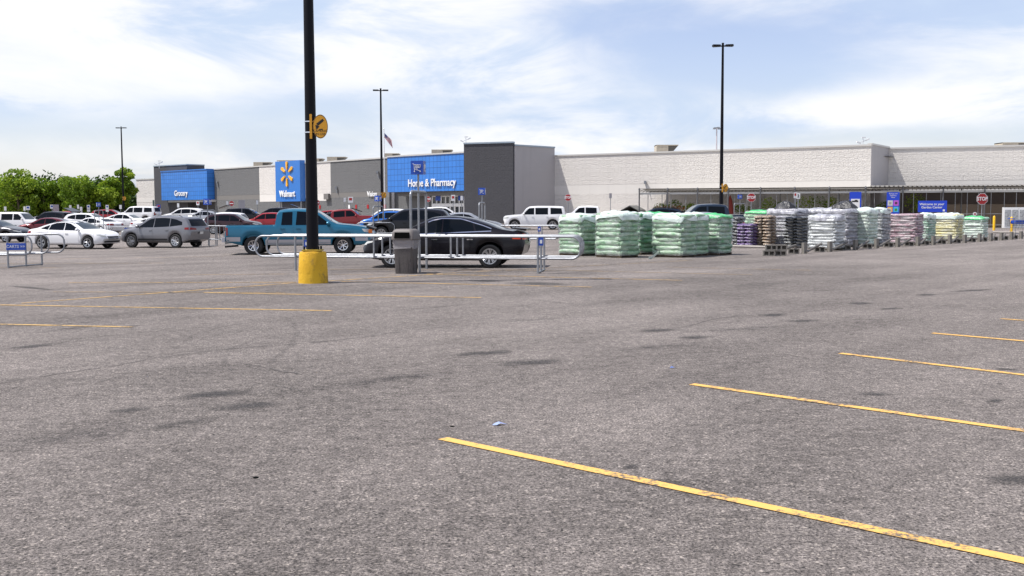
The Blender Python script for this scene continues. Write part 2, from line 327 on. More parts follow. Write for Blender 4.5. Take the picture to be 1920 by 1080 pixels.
# ------------------------------------------------------------ ground
xs = [-2500, -900, -400, -220, -150] + [-110+2*i for i in range(96)] + [100, 150, 220, 400, 900, 2500]
ys = [-400, -60, -12] + [-6+2*i for i in range(76)] + [160, 200, 260, 400, 900, 2500]
g = MB(); nx = len(xs)
g.v = [Vector((x, y, G(x, y))) for y in ys for x in xs]
g.f = [(j*nx+i, j*nx+i+1, (j+1)*nx+i+1, (j+1)*nx+i) for j in range(len(ys)-1) for i in range(nx-1)]; g.mi = [0]*len(g.f)
tag(g.build('ground', M_ASPH, smooth=60), 'gray weathered asphalt of the parking lot', kind='structure')
def strip(name, pts, w, m, lift=.006, label=None, taper=False, step=1.0):
    P = [pts[0]]
    for a, b in zip(pts, pts[1:]):
        n = max(1, int((b-a).length/step))
        P += [a.lerp(b, (i+1)/n) for i in range(n)]
    vs = []; k = len(P); ww = w
    for i, p in enumerate(P):
        t = (P[min(i+1, k-1)]-P[max(i-1, 0)]); t.z = 0; t.normalize(); nn = Vector((-t.y, t.x, 0))
        if taper: ww = w*(.35+.65*math.sin(math.pi*(i+.5)/k))*random.uniform(.6, 1.3)
        for sgn in (1, -1):
            q = p + nn*ww/2*sgn; vs.append((q.x, q.y, G(q.x, q.y)+lift))
    s = MB().add(vs, [(2*i, 2*i+1, 2*i+3, 2*i+2) for i in range(k-1)])
    o = s.build(name, m); return tag(o, label, kind='structure')
for (a, b, c, d, w, old) in ((830, 823, 2100, 1091, .095, 0), (1297, 721, 2060, 828, .095, 0), (1575, 663, 2060, 720, .095, 0), (1748, 625, 2060, 652, .10, 0), (1877, 598, 2060, 612, .10, 0),
        (-120, 606, 248, 613.5, .09, 1), (-120, 570, 622, 583, .09, 1), (100, 547.5, 540, 549, .08, 2), (383, 549, 902, 558.5, .09, 1), (128, 530.5, 556, 529.5, .085, 1), (640, 528, 1109, 538.6, .09, 1),
        (355, 515.5, 545, 514, .08, 2), (618, 514.5, 740, 516, .07, 2), (800, 514, 1279, 526, .085, 1), (618, 505, 1049, 508, .08, 2), (1049, 507, 1410, 515.5, .08, 2), (-60, 494.5, 310, 493.5, .08, 2), (-60, 502, 115, 502.5, .08, 2), (30, 487, 420, 481, .07, 2),
        (1250, 501, 1520, 507, .07, 2), (40, 569, 556, 530.5, .085, 1), (618, 527, 853, 512, .085, 1), (853, 512, 1300, 488, .07, 2)):
    strip('parking_line', [gp(a, b), gp(c, d)], w, (M_YEL, M_YMID, M_YOLD)[old], label='painted yellow parking line')
# dark stains, soft edged, lying on the asphalt
def stainmat():
    k = NT('oil_stain'); at = k.new('ShaderNodeAttribute', attribute_name='edge'); n = k.noise(4.5, 6, .75); n2 = k.noise(45, 3, .7)
    a = k.math('ADD', at.outputs['Fac'], k.math('MULTIPLY', k.math('SUBTRACT', n, .5), 1.3)); a = k.rng(a, .05, .9, 0, .60, True); a = k.math('MULTIPLY', a, k.rng(n2, .3, .55, .55, 1))
    k.b.inputs['Base Color'].default_value = (.032, .030, .030, 1); k.b.inputs['Roughness'].default_value = .8; k.link(a, k.b.inputs['Alpha']); return k.m
M_STAIN = stainmat()
def stain(px, py, hw, hh, slope=-.1):
    st = .5 if hw > 99 else 1.0
    a = gp(px-hw, py-slope*hw*-1*-1 if False else py+(-slope)*hw); b = gp(px+hw, py+slope*hw); c = (a+b)/2; c2 = gp(px, py-hh); c3 = gp(px, py+hh)
    ax = (b-a)/2; ay = (c2-c3)/2; vs = []; fs = []; val = []; n = 20
    for r in (0, .25, .5, .75, 1):
        for j in range(n):
            an = 2*math.pi*j/n; q = c+ax*math.cos(an)*r+ay*math.sin(an)*r; vs.append((q.x, q.y, G(q.x, q.y)+.004)); val.append(1-r)
    for i in range(4):
        for j in range(n): fs.append((i*n+j, i*n+(j+1) % n, (i+1)*n+(j+1) % n, (i+1)*n+j))
    o = MB().add(vs, fs).build('oil_stain', M_STAIN); at = o.data.attributes.new('edge', 'FLOAT', 'POINT')
    for i, v in enumerate(val): at.data[i].value = v*st if v > 0 else -.4
    tag(o, 'dark worn patch on the asphalt', kind='structure')
for s in ((400, 740, 96, 9, -.09), (460, 762, 98, 10, -.07), (905, 663, 85, 6, -.06), (995, 680, 96, 8, -.05), (1232, 620, 50, 5, -.04), (1302, 633, 48, 5, -.03), (1450, 591, 38, 4, -.03), (1615, 569, 34, 3.5, -.02),
          (1505, 602, 44, 3.5, -.02), (1670, 579, 34, 2.6, -.03), (1866, 752, 24, 6, 0), (1738, 553, 30, 3, -.02), (1182, 876, 26, 7, -.05), (1890, 693, 34, 2.6, .08), (1874, 720, 14, 2, .02), (1010, 532, 80, 5, .02), (910, 527, 50, 3, .02),
          (120, 820, 190, 22, -.16), (300, 800, 200, 15, -.15), (700, 715, 170, 11, -.1), (1240, 650, 180, 7, -.08), (780, 705, 110, 8, -.08), (130, 617, 110, 4, -.1), (240, 612, 30, 2, -.06), (60, 650, 80, 4, -.1), (1000, 600, 100, 3, -.06), (830, 575, 130, 3, -.08), (1380, 618, 160, 6, -.05),
          (70, 514, 110, 3, -.04), (60, 540, 60, 3, .08), (1530, 545, 120, 3, -.02), (1820, 545, 60, 2.5, -.05), (1640, 740, 60, 5, 0), (1230, 905, 90, 10, .05), (1900, 900, 90, 14, 0), (240, 770, 60, 7, -.1)):
    stain(*s)
M_TMARK = mat('tyre_mark', (.03, .03, .03), .8, alpha=.11)
M_CRACK = mat('crack_tar', (.065, .059, .056), .9)
for (pts, w) in (([(-20, 722), (60, 709), (190, 690), (300, 671), (380, 660), (470, 651), (560, 645), (640, 638), (700, 630), (770, 620), (860, 611), (950, 601)], .022),
            ([(538, 596), (552, 610), (556, 622), (548, 645), (520, 668), (505, 682)], -.07), ([(330, 655), (360, 630), (420, 612), (480, 604)], -.06), ([(440, 700), (420, 680), (430, 655), (470, 640)], -.06), ([(440, 680), (490, 689), (530, 697), (575, 704), (640, 704)], .014),
            ([(505, 722), (545, 729), (572, 737)], .012), ([(1290, 612), (1330, 600), (1385, 592), (1450, 590), (1530, 583), (1570, 578)], .022), ([(985, 560), (1040, 567), (1100, 573), (1160, 578)], .02), ([(80, 612), (140, 606), (210, 603)], .03)):
    P = [gp(a, b) for a, b in pts]; Q = [P[0]]
    for a, b in zip(P, P[1:]):
        for i in range(1, 6): q = a.lerp(b, i/5); q += Vector((random.uniform(-.015, .015), random.uniform(-.03, .03), 0)); Q.append(q)
    if w < 0: strip('tyre_mark', Q, -w, M_TMARK, .005, 'faint curved tyre mark on the asphalt', False, .5)
    else: strip('pavement_crack', Q, w, M_CRACK, .005, 'thin dark crack in the asphalt', True, .5)
def blob(name, px, py, r, m, label, cat, flat=.4, n=5):
    p = gp(px, py); b = MB(); vs = []; 
    for i in range(4):
        rr = r*math.cos(i*.5); 
        for j in range(9): an = j*2*math.pi/9; q = rr*random.uniform(.8, 1.15); vs.append((q*math.cos(an), q*math.sin(an), r*flat*math.sin(i*.5)))
    b.add(vs, [(i*9+j, i*9+(j+1) % 9, (i+1)*9+(j+1) % 9, (i+1)*9+j) for i in range(3) for j in range(9)]+[tuple(range(27, 36))]); o = b.build(name, m, loc=p); tag(o, label, cat)
blob('debris_lump', 848, 800, .018, M_DARK, 'small black lump of debris left of the crumpled blue paper', 'debris')
blob('debris_lump', 479, 896, .02, M_DARK, 'small black lump on the open asphalt at lower left', 'debris')
p = gp(935, 797); b = MB(); b.add([(-.08, 0, .0), (-.02, -.05, .012), (.02, -.03, .03), (.11, .02, .004), (.0, .05, .02), (-.06, .045, .01), (.0, 0, .045)], [(0, 1, 6), (1, 2, 6), (2, 3, 6), (3, 4, 6), (4, 5, 6), (5, 0, 6)])
tag((setattr(b, 'v', [v*.62 for v in b.v]), b.build('paper_scrap', mat('blue_paper', (.26, .33, .60), .7), loc=p))[1], 'crumpled pale blue paper scrap on the open asphalt', 'litter')
p = gp(1261, 690); b = MB(); b.add([(-.03, 0, 0), (.03, -.01, .01), (.02, .03, .004), (-.01, .02, .02)], [(0, 1, 2, 3)])
tag(b.build('paper_scrap', MATS['blue_paper'], loc=p), 'tiny blue scrap lying above the near end of the longest yellow lines', 'litter')
# ------------------------------------------------------------ store building
BO = Vector((0, 108, .5))
B = thing('store_building', 'long big box store of gray and white block with blue panels and dark corner tower', 'building', BO)
def C(px, d): p = col(px, 3, d); return Vector((p.x, p.y, 0))
def wall(name, a, b, z0, z1, m, t=.3, parent=B, off=0.0, cap=None, ins=(0, 0)):
    a = Vector((a.x, a.y, 0)); b = Vector((b.x, b.y, 0)); dr = (b-a).normalized(); nn = Vector((dr.y, -dr.x, 0)); a = a+dr*ins[0]; b = b-dr*ins[1]
    ln = (b-a).length; rz = math.atan2(dr.y, dr.x); o = a + nn*off
    w = MB(); w.box((ln/2, t/2, (z1-z0)/2), (ln, t, z1-z0)); ob = w.build(name, m, parent, loc=Vector((o.x, o.y, z0))-BO, rz=rz)
    if cap:
        c = MB(); c.box((ln/2, t/2-.02, z1-z0+.075), (ln+.02, t+.12, .15)); c.build('parapet_cap', cap, ob)
    return ob
def wpos(a, b, px, off=0, z=0):      # point of wall line a-b seen in pixel column px
    r = ray(px, 380); A = Vector((a.x, a.y)); Bv = Vector((b.x, b.y)); dr = Bv-A
    for _ in range(4):
        k = r.x/r.y; t = (k*A.y - A.x)/(dr.x - k*dr.y); p = A+dr*t
        q = col(px, z if z else 3, p.y); r = Vector((q.x, q.y, 0))
    n = Vector((dr.y, -dr.x)).normalized(); return Vector((p.x+n.x*off, p.y+n.y*off, 0))
ZT = 7.4
f0 = C(403, 152.0); f1 = C(868, 109.6)      # the main facade plane
def fp(px, off=0): return wpos(f0, f1, px, off)
GZ = 0.3
LZ = 2.65
def band(pa, pb, topm, smm, z1=ZT, lowm=M_GB):
    a, b = fp(pa), fp(pb)
    wall('wall', a, b, 3.7, z1, topm, cap=M_CAPW); wall('wall', a, b, 3.1, 3.7, smm, off=-.004); wall('wall', a, b, -.6, 3.1, lowm)
band(403, 487, M_GB, M_GS); band(487, 529, M_WB, M_WS); band(529, 574, M_WB, M_WS); band(574, 620.5, M_WB, M_WS); band(620.5, 730, M_GB, M_GS)
for (a, b) in ((487, 529), (574, 612)): wall('wall', fp(a), fp(b), 2.75, 3.1, M_WS, off=.012, ins=(.02, .02), t=.1)
# grocery entrance
gr_l, gr_r = C(303, 160.5), C(389, 151.3); gdir = (gr_r-gr_l).normalized(); gn = Vector((gdir.y, -gdir.x, 0))
tw_l, tw_r = C(290, 163.5), C(352, 157.5); tdir = (tw_r-tw_l).normalized(); tn = Vector((tdir.y, -tdir.x, 0))
wall('tower_wall', tw_l, tw_r, -.6, 8.35, M_DK, t=3, cap=M_CAP)
wall('wall', C(256.5, 168), C(291, 164.6), -.6, 6.45, M_WB, t=2, cap=M_CAPW); wall('wall', C(256.5, 168), C(291, 164.6), 2.9, 3.5, M_WS, t=2, off=.02, ins=(.02, .1))
wall('recess_wall', gr_l + gdir*.5, gr_r, -.6, 7.1, M_DK, t=2, off=-2.2)
pn = wall('blue_panel', gr_l, gr_r, 3.15, ZT, M_TILE, t=2.1, cap=M_BLUE)
text('lettering', 'Grocery', 1.12, M_WHITE, pn, ((gr_r-gr_l).length*.45, -.08, .98), depth=.08, bold=.018)
fas = wall('fascia', gr_l+gdir*1.4, gr_r+gdir*.6, 2.85, 3.15, M_CAPW, t=2, off=-.3)
p0 = C(347, 158); p1 = C(383, 153.2)
dr_ = (p1-p0).normalized()
def doors(a, b, z1, n, off, zmid, sgn=True):
    fr = wall('entrance_doors', a, b, .25, z1, M_WALLG, t=.12, off=off)
    ln = (b-a).length; k = MB()
    for i in range(n+1): k.box((ln*i/n, -.04, (z1-.25)/2), (.16, .12, z1-.25))
    k.box((ln/2, -.09, zmid-.25), (ln, .2, .34)); k.box((ln/2, -.03, z1-.25), (ln, .1, .12)); k.build('door_frame', M_WHITE, fr)
    if sgn:
        for t in (.17, .8):
            q = MB(); q.box((ln*t, -.1, zmid-.25+.72), (ln*.14, .05, .5)); q.build('entrance_sign', M_SIGNB, fr)
    return fr
doors(p0, p1, 2.8, 6, -1.9, 1.75)
wall('fascia', f0, f0+gdir*.5, -.6, 7.3, M_GB, off=.01, t=.2)
# central panel with the spark
s_l, s_r = fp(527, .75), fp(573, .75)
sp = wall('sign_panel', s_l, s_r, 2.72, 7.85, M_BLUE, t=.74)
sw = (s_r-s_l).length
for i in range(6):
    a = R(90+60*i); k = MB(); prof = []
    for t in range(13):
        an = math.pi*t/12; prof.append((.86+.0+ .17*math.sin(an)+.62*1, .20*math.cos(an)))
    outl = [(.62, -.10), (1.42, -.21)] + [(1.42+.16*math.cos(R(-90+q)), .21*math.sin(R(-90+q))) for q in range(15, 180, 15)] + [(1.42, .21), (.62, .10), (.56, .06), (.56, -.06)]
    pl = [(x*math.cos(a)-y*math.sin(a), x*math.sin(a)+y*math.cos(a)) for x, y in outl]
    k.prism(pl, -.16, -.01); k.build('spark_ray', M_SPARK, sp, loc=(sw*.5, 0, 3.48))
text('lettering', 'Walmart', 1.12, M_WHITE, sp, (sw*.5, -.1, .95), depth=.1, bold=.02, sx=.96)
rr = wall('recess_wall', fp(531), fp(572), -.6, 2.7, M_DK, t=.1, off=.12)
for px in (532, 572): q = fp(px, .55); c = MB(); c.cyl((0, 0, 0), (0, 0, 2.6), .09, n=10); c.build('canopy_post', M_GALV, B, loc=Vector((q.x, q.y, .3))-BO)
lv = wall('louver_box', fp(611.5), fp(620), 2.9, 3.6, M_GS, t=.3, off=.35)
text('lettering', 'Vision', .82, M_WHITE, B, Vector((*fp(699.5, .12).xy, 3.42))-BO, rz=math.atan2((f1-f0).y, (f1-f0).x), depth=.06, bold=.012)
# home and pharmacy entrance
h_l, h_r = C(727, 117.2), C(871, 108.6)
hp = wall('blue_panel', h_l, h_r, 3.55, ZT-.02, M_TILE, t=2.0, cap=M_CAPW)
hw = (h_r-h_l).length
text('lettering', 'Home & Pharmacy', 1.12, M_WHITE, hp, (hw*.595, -.08, .88), depth=.08, bold=.014, sx=.89)
wall('fascia', h_l+Vector((.9, 0, 0)), h_r, 3.12, 3.55, M_GS, t=1.8, off=-.25)
wall('recess_wall', h_l+Vector((-1.2, 1.3, 0)), h_r, -.6, 5, M_GB, t=.3, off=-2.3)
p0 = C(807, 114.6); p1 = C(875, 110.4); doors(p0, p1, 3.05, 8, -.35, 2.1)
# corner tower
t_l, t_m, t_r = C(870.3, 106.2), C(962, 104.4), C(1040, 108.9)
wall('tower_wall', t_l, t_m, -.6, 8.12, M_DK, t=.5, cap=M_CAP)
tl_back = t_l + (t_r-t_m); wall('tower_wall', t_m, t_r, -.6, 7.85, M_SIDE, t=.5, cap=M_CAP, ins=(.26, 0)); wall('tower_wall', tl_back, t_l, -.6, 8.0, M_DK, t=.4, ins=(0, .51))
# right wings
ZR = 7.0
w1 = C(1040, 108.9); w2 = C(1632, 92.4); w3 = C(1665, 97.6); w4 = C(2250, 89.5)
for (a, b, up_, sm_) in ((w1, w2, M_WB, M_WS), (w3, w4, M_WB, M_WS)):
    wall('wall', a, b, 4.05, ZR, up_, cap=M_CAPW); wall('wall', a, b, 3.15, 4.05, sm_, off=-.004)
wall('wall', w1, w2, -.6, 3.15, M_WB)
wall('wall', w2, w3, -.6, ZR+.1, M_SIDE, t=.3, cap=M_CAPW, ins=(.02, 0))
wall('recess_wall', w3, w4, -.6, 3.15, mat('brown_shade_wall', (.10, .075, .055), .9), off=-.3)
# roof
rf = MB(); back = Vector((.694, .72, 0))*55; pts = [tw_l, f0, f1, t_r, w2, w3+Vector((.2, 0, 0)), w4]
vs = [Vector((p.x, p.y+1.2, 6.3))-BO for p in pts] + [Vector((p.x, p.y, 6.3))+back-BO for p in pts]
rf.add(vs, [(i, i+1, 8+i, 7+i) for i in range(6)]); rf.build('roof', M_DIRT, B)
vs = [Vector((*(w4+d_).xy, z))-BO for z in (-.6, ZR) for d_ in (Vector((0, 0, 0)), back)]; MB().add(vs, [(0, 1, 3, 2)]).build('side_wall', M_WB, B)
a = C(256.5, 168); vs = [Vector((*(a+d_).xy, z))-BO for z in (-.6, 6.3) for d_ in (Vector((0, .2, 0)), back)]; MB().add(vs, [(0, 1, 3, 2)]).build('side_wall', M_WB, B)
def unit(pa, pb, yt, yb, d):
    a = pt(pa, yt, d); b = pt(pb, yt, d); z0 = pt(pa, yb, d).z; w = (b-a).length; h = a.z-z0; z0 -= .5
    k = MB(); k.box((w*.27, .9, (h+.5)/2), (w*.54, 1.8, h+.5)); k.box((w*.5, .9, h+.46), (w*1.0, 1.84, .09)); o = k.build('rooftop_unit', M_TAN, B, loc=Vector((a.x, a.y, z0))-BO)
    k = MB(); k.prism([(w*.54, .5), (w*.72, .5), (w, h+.42), (w*.54, h+.42)], .05, 1.75); k.build('louver_hood', M_LOUV, o)
for u in ((475, 507, 304, 311, 155), (519, 560, 300.5, 304, 146), (590, 605, 297, 302, 140), (613, 648, 294, 302, 138), (721, 748, 287.5, 295, 126), (809, 848, 280.5, 289.5, 118), (1231, 1272, 271.5, 286, 112), (1880, 1935, 267, 273, 104)): unit(*u)
def roofcam(px, yb, d, s=1.0):
    a = pt(px, yb, d); k = MB(); z = .8*s; k.cyl((0, 0, -.4), (0, 0, z), .05*s, n=6); k.bar((-.45*s, 0, z*.35), (.5*s, 0, z*.75), .07*s)
    k.box((-.55*s, -.1, z*.35), (.5*s, .14, .16*s), rot=Matrix.Rotation(.4, 3, 'Y')); k.box((.5*s, -.1, z*.8), (.4*s, .14, .16*s), rot=Matrix.Rotation(-.5, 3, 'Y')); k.box((.05, 0, z+.06), (.5*s, .12, .12*s))
    k.build('roof_camera', M_WHITE, B, loc=a-BO)
roofcam(298.5, 311, 160, .85); roofcam(873.5, 268.5, 106.5, .7); roofcam(1618, 272, 94, .75); roofcam(521, 309, 140, .5)
for (px, z) in ((410, 5.6), (711, 5.9), (633, 4.3), (1211, 4.2)):      # wall fixtures
    if px < 900: q = fp(px, .2)
    else: q = wpos(w1, w2, px, .2)
    k = MB(); k.box((0, 0, 0), (.22, .3, .3)); k.cyl((0, -.1, -.1), (.15, -.2, -.75), .04, n=6); k.build('wall_fixture', M_GALV, B, loc=Vector((q.x, q.y, z))-BO)
for px in (600, 655, 668, 690, 722): 
    q = fp(px, .04); k = MB(); k.box((0, 0, 0), (.35, .03, .45)); k.build('wall_notice', M_WHITE if px % 2 else M_RED, B, loc=Vector((q.x, q.y, 2.0))-BO, rz=R(-46))
# sidewalk in front of the store
for (A_, B_) in ((C(270, 158), C(866, 104.5)), (C(866, 104.5), C(1034, 105.5)), (C(1040, 105.5), C(1195, 101))):
    dr = (B_-A_).normalized(); nn = Vector((dr.y, -dr.x, 0)); n = 12; vs = []
    for i in range(n+1):
        p = A_.lerp(B_, i/n)
        for q, dz in ((p-nn*6, .13), (p, .13), (p, -.1)): vs.append((q.x, q.y, G(q.x, q.y)+dz))
    tag(MB().add(vs, [(3*i+j, 3*i+j+1, 3*i+4+j, 3*i+3+j) for i in range(n) for j in range(2)]).build('sidewalk', M_CONC), 'pale concrete sidewalk along the store front', kind='structure')
# ------------------------------------------------------------ garden centre fence and canopy
ga, gb = C(1198, 92.5), C(2050, 84.0); gz = 3.28
GD = (gb-ga).normalized(); GN = Vector((GD.y, -GD.x, 0)); grz = math.atan2(GD.y, GD.x); GL = (gb-ga).length
def gfx(px):      # distance along the fence line for a pixel column
    q = wpos(ga, gb, px, 0, 2); return (Vector((q.x, q.y, 0))-ga).dot(GD)
FN = thing('garden_fence', 'long steel post and rail fence enclosing the garden centre', 'fence', Vector((ga.x, ga.y, G(ga.x, ga.y))), grz)
fz = G(ga.x, ga.y); H = gz-fz
for px in (1198.5, 1251.5, 1307.5, 1365, 1425.5, 1489.5, 1554.5, 1622.5, 1692.5, 1768, 1846, 1925, 2005):
    x = gfx(px); k = MB(); k.cyl((x, 0, -.6), (x, 0, H), .06, n=8); k.cyl((x, 0, H), (x, 0, H+.16), .1, .05, n=8); k.build('fence_post', mat('fence_steel', (.14, .14, .145), .5, .4), FN)
k = MB()
for px in range(1212, 2040, 24): x = gfx(px+random.uniform(-5, 5)); k.cyl((x, .25, -.5), (x, .25, H-.35), .028, n=6)
k.build('fence_pickets', mat('dull_steel', (.30, .30, .30), .5, .4), FN)
k = MB()
for z in (1.12, .25): k.cyl((0, .06, z), (GL, .06, z), .022, n=6)
k.build('fence_rail', M_GALV, FN)
CN = thing('garden_canopy', 'flat light metal canopy with scalloped edge over the garden centre', 'canopy', Vector((ga.x, ga.y, gz)), grz)
k = MB(); k.box((GL/2, .2, -.33), (GL, .12, .16)); k.build('canopy_beam', mat('canopy_white', (.55, .54, .50), .5), CN)
x1 = gfx(1632); k = MB(); k.box(((GL+x1)/2, 4.0, .16), (GL-x1, 8.2, .05)); 
 
n = int((GL-x1)/.36)
for i in range(n): k.box((x1+.18+i*.36, -.13, .15), (.2, .16, .13))
k.build('canopy_roof', mat('canopy_corrugated', (.52, .50, .46), .45, .2), CN)
k = MB()
y_ = .3
while y_ < 10.3:
    xe = min(x1, x1*(12.2-y_)/6.2)
    k.box((xe/2, y_, .10), (xe, .468, .02)); y_ += .47
k.build('shade_cloth', mat('shade_cloth', (.40, .38, .34), .9, alpha=.74), CN)
k = MB()
for i in range(int(GL/.3)): k.bar((i*.3, .1, -.2), (i*.3+.22, 1.6, .02), .05)
k.box((GL/2, .1, -.03), (GL, .06, .06)); k.build('canopy_slats', mat('canopy_slat', (.40, .37, .32), .6), CN)
k = MB(); k.box((GL/2, 4.5, .02), (GL, .1, .18)); k.box((x1/2, 7.5, -.02), (x1, .1, .2)); k.build('canopy_purlin', MATS['canopy_white'], CN)
k = MB()
for i in range(int(GL/5)): k.cyl((i*5+2, 4.5, -3.3), (i*5+2, 4.5, 0), .06, n=6)
k.build('canopy_columns', MATS['dull_steel'], CN)
def gpl(px, back, z=0):
    q = ga + GD*gfx(px) - GN*back; return Vector((q.x, q.y, G(q.x, q.y)+z))
SW, SG = [mat('shelf_metal', (.20, .21, .22), .5, .4), 0]
leafA = leafmat('leaf_green', (.09, .17, .014), (.23, .33, .03)); leafB = leafmat('leaf_lime', (.34, .43, .04), (.14, .25, .02)); leafD = leafmat('leaf_dark', (.022, .05, .01), (.06, .11, .018)); M_FLOW = mat('flower_orange', (.35, .11, .04), .7, var=.3, vscale=8)
def leaves(k, c, r, n, s, rnd=random, shell=.35):
    for _ in range(n):
        while True:
            d = Vector((rnd.uniform(-1, 1), rnd.uniform(-1, 1), rnd.uniform(-1, 1)))
            if shell < d.length < 1: break
        p = Vector(c)+Vector((d.x*r[0], d.y*r[1], d.z*r[2])); a = Vector((rnd.gauss(0, 1), rnd.gauss(0, 1), rnd.gauss(0, 1))).normalized(); b = a.orthogonal().normalized()
        q = s*rnd.uniform(.6, 1.4); b2 = a.cross(b)
        k.add([p-b*q, p+b2*q*.6, p+b*q, p-b2*q*.6], [(0, 1, 2, 3)])
def shrub(px, back, w, h, n, m, label, cat='shrub', z=.3, grp=None):
    p = gpl(px, back, .95); T = thing('potted_shrub', label, cat, p, grz, grp)
    q = MB(); q.lathe([(.0, -.95), (.16, -.95), (.15, 0), (.2, z), (.0, z)], 10); q.build('pot', M_BLKP, T)
    k = MB(); leaves(k, (0, 0, z+h/2), (w/2, .4, h/2), n, .075, shell=.1); k.build('foliage', m, T)
for i, (px, w, h) in enumerate(((1236, 1.5, .9), (1262, 1.4, 1.2), (1290, 1.4, .9), (1330, 1.6, .8), (1440, 1.5, 1.4), (1462, 1.1, 1.0), (1515, 2.2, 1.5), (1543, 2.2, 1.5), (1564, 1.2, 1.4), (1665, 1.4, 1.0), (1719, 1.8, 1.7), (1390, 1.6, .7))):
    shrub(px, 2.0 if px < 1700 else 1.2, w, h, 320, leafA if i % 2 else leafB, 'leafy green shrub for sale behind the garden centre fence', grp='shrubs behind the garden centre fence')
for i, px in enumerate((1231, 1244, 1257, 1272, 1300)):
    p = gpl(px, 1.3, 1.36); T = thing('flower_tray', 'tray of orange bedding flowers on the garden centre bench', 'flowers', p, grz, 'flower trays on the garden centre bench'); q = MB(); q.box((0, 0, 0), (.9, .5, .12)); q.build('tray', M_BLKP, T)
    k = MB(); leaves(k, (0, 0, .28), (.5, .25, .25), 160, .05, shell=0); k.build('blossoms', M_FLOW, T)
p = gpl(1265, 1.3); T = thing('display_bench', 'low metal plant bench carrying flowers behind the fence', 'bench', p, grz)
k = MB(); k.box((0, 0, 1.27), (5, .8, .06)); k.build('bench_top', SW, T)
for x in (-2.3, 2.3): k = MB(); k.box((x, 0, .62), (.06, .7, 1.24)); k.build('leg', SW, T)
p = gpl(1368, 1.0); T = thing('patio_umbrella', 'folded red patio umbrella standing inside the garden centre', 'umbrella', p)
k = MB(); k.lathe([(.02, 2.8), (.2, 2.3), (.3, 1.6), (.36, .95), (.1, .9)], 10); k.build('canopy', mat('umbrella_red', (.22, .03, .02), .8), T); k = MB(); k.cyl((0, 0, 0), (0, 0, 2.85), .03); k.build('pole', M_GALV, T)
# carport
p = gd(1180, 96); T = thing('metal_carport', 'open arched metal shelter against the white wall beside the fence', 'shelter', p, R(-20))
arch = [(-.9, 0), (-.9, 1.35), (-.75, 1.55), (0, 1.95), (.75, 1.55), (.9, 1.35), (.9, 0)]
k = MB(); outer = arch; inner = [(-.84, 0), (-.84, 1.32), (-.72, 1.5), (0, 1.88), (.72, 1.5), (.84, 1.32), (.84, 0)]
for i in range(6):
    vs = [(outer[i][0], 0, outer[i][1]), (outer[i+1][0], 0, outer[i+1][1]), (inner[i+1][0], 0, inner[i+1][1]), (inner[i][0], 0, inner[i][1])]; k.add(vs + [(v[0], 3, v[2]) for v in vs], [(0, 1, 2, 3), (7, 6, 5, 4), (0, 4, 5, 1), (1, 5, 6, 2), (2, 6, 7, 3), (3, 7, 4, 0)])
k.build('shell', mat('shelter_metal', (.16, .16, .15), .6), T)
k = MB(); k.prism(inner, 2.9, 2.97); k.build('back_panel', mat('shelter_dark', (.06, .055, .05), .8), T)
# banners and posters on the fence
def banner(px, yc, w, h, label, off=.12):
    q = wpos(ga, gb, px, off, 2); z = pt(px, yc, q.y).z; T = thing('banner', label, 'sign', Vector((q.x, q.y, z)), grz)
    k = MB(); k.box((0, 0, 0), (w, .02, h)); k.build('board', M_SIGNB2, T); return T
M_SIGNB2 = mat('banner_blue', (.010, .055, .55), .5)
T = banner(1748, 387, 2.22, .93, 'wide blue banner welcoming visitors to the garden centre'); text('lettering', 'Welcome to your\nGarden Center', .26, M_WHITE, T, (-.05, -.015, .05), depth=.006, bold=.004)
k = MB(); k.box((.88, -.016, -.33), (.16, .006, .16)); k.build('logo_square', M_WHITE, T)
T = banner(1603.5, 378, .93, 1.6, 'blue poster with a white picture panel hanging left of the tall banner')
k = MB(); k.box((0, -.016, -.25), (.70, .006, .95)); k.build('picture_panel', M_WHITE, T); k = MB(); k.box((-.02, -.022, .02), (.5, .004, .12)); k.box((.05, -.022, .1), (.22, .004, .1)); k.build('truck_picture', M_BLKP, T)
T = banner(1674, 383, 1.0, 2.0, 'tall blue banner with four coloured picture squares'); text('lettering', 'Pickup and\nDelivery\nHere', .15, M_WHITE, T, (0, -.015, .72), depth=.006)
for (x, z, c) in ((-.22, .1, (.6, .6, .6)), (.24, .1, (.55, .12, .6)), (-.22, -.42, (.75, .38, .08)), (.24, -.42, (.08, .45, .75))): k = MB(); k.box((x, -.016, z), (.4, .006, .44)); k.build('picture_square', mat('sq%d' % int(x*100+z*1000), c, .5), T)
for (x, z, c) in ((-.22, .1, (.35, .33, .3)), (.24, .1, (.1, .03, .08)), (-.22, -.42, (.7, .6, .4)), (.24, -.45, (.05, .3, .02))): k = MB(); k.box((x, -.021, z), (.2, .004, .2)); k.build('picture_motif', mat('mo%d' % int(x*100+z*1000), c, .5), T)
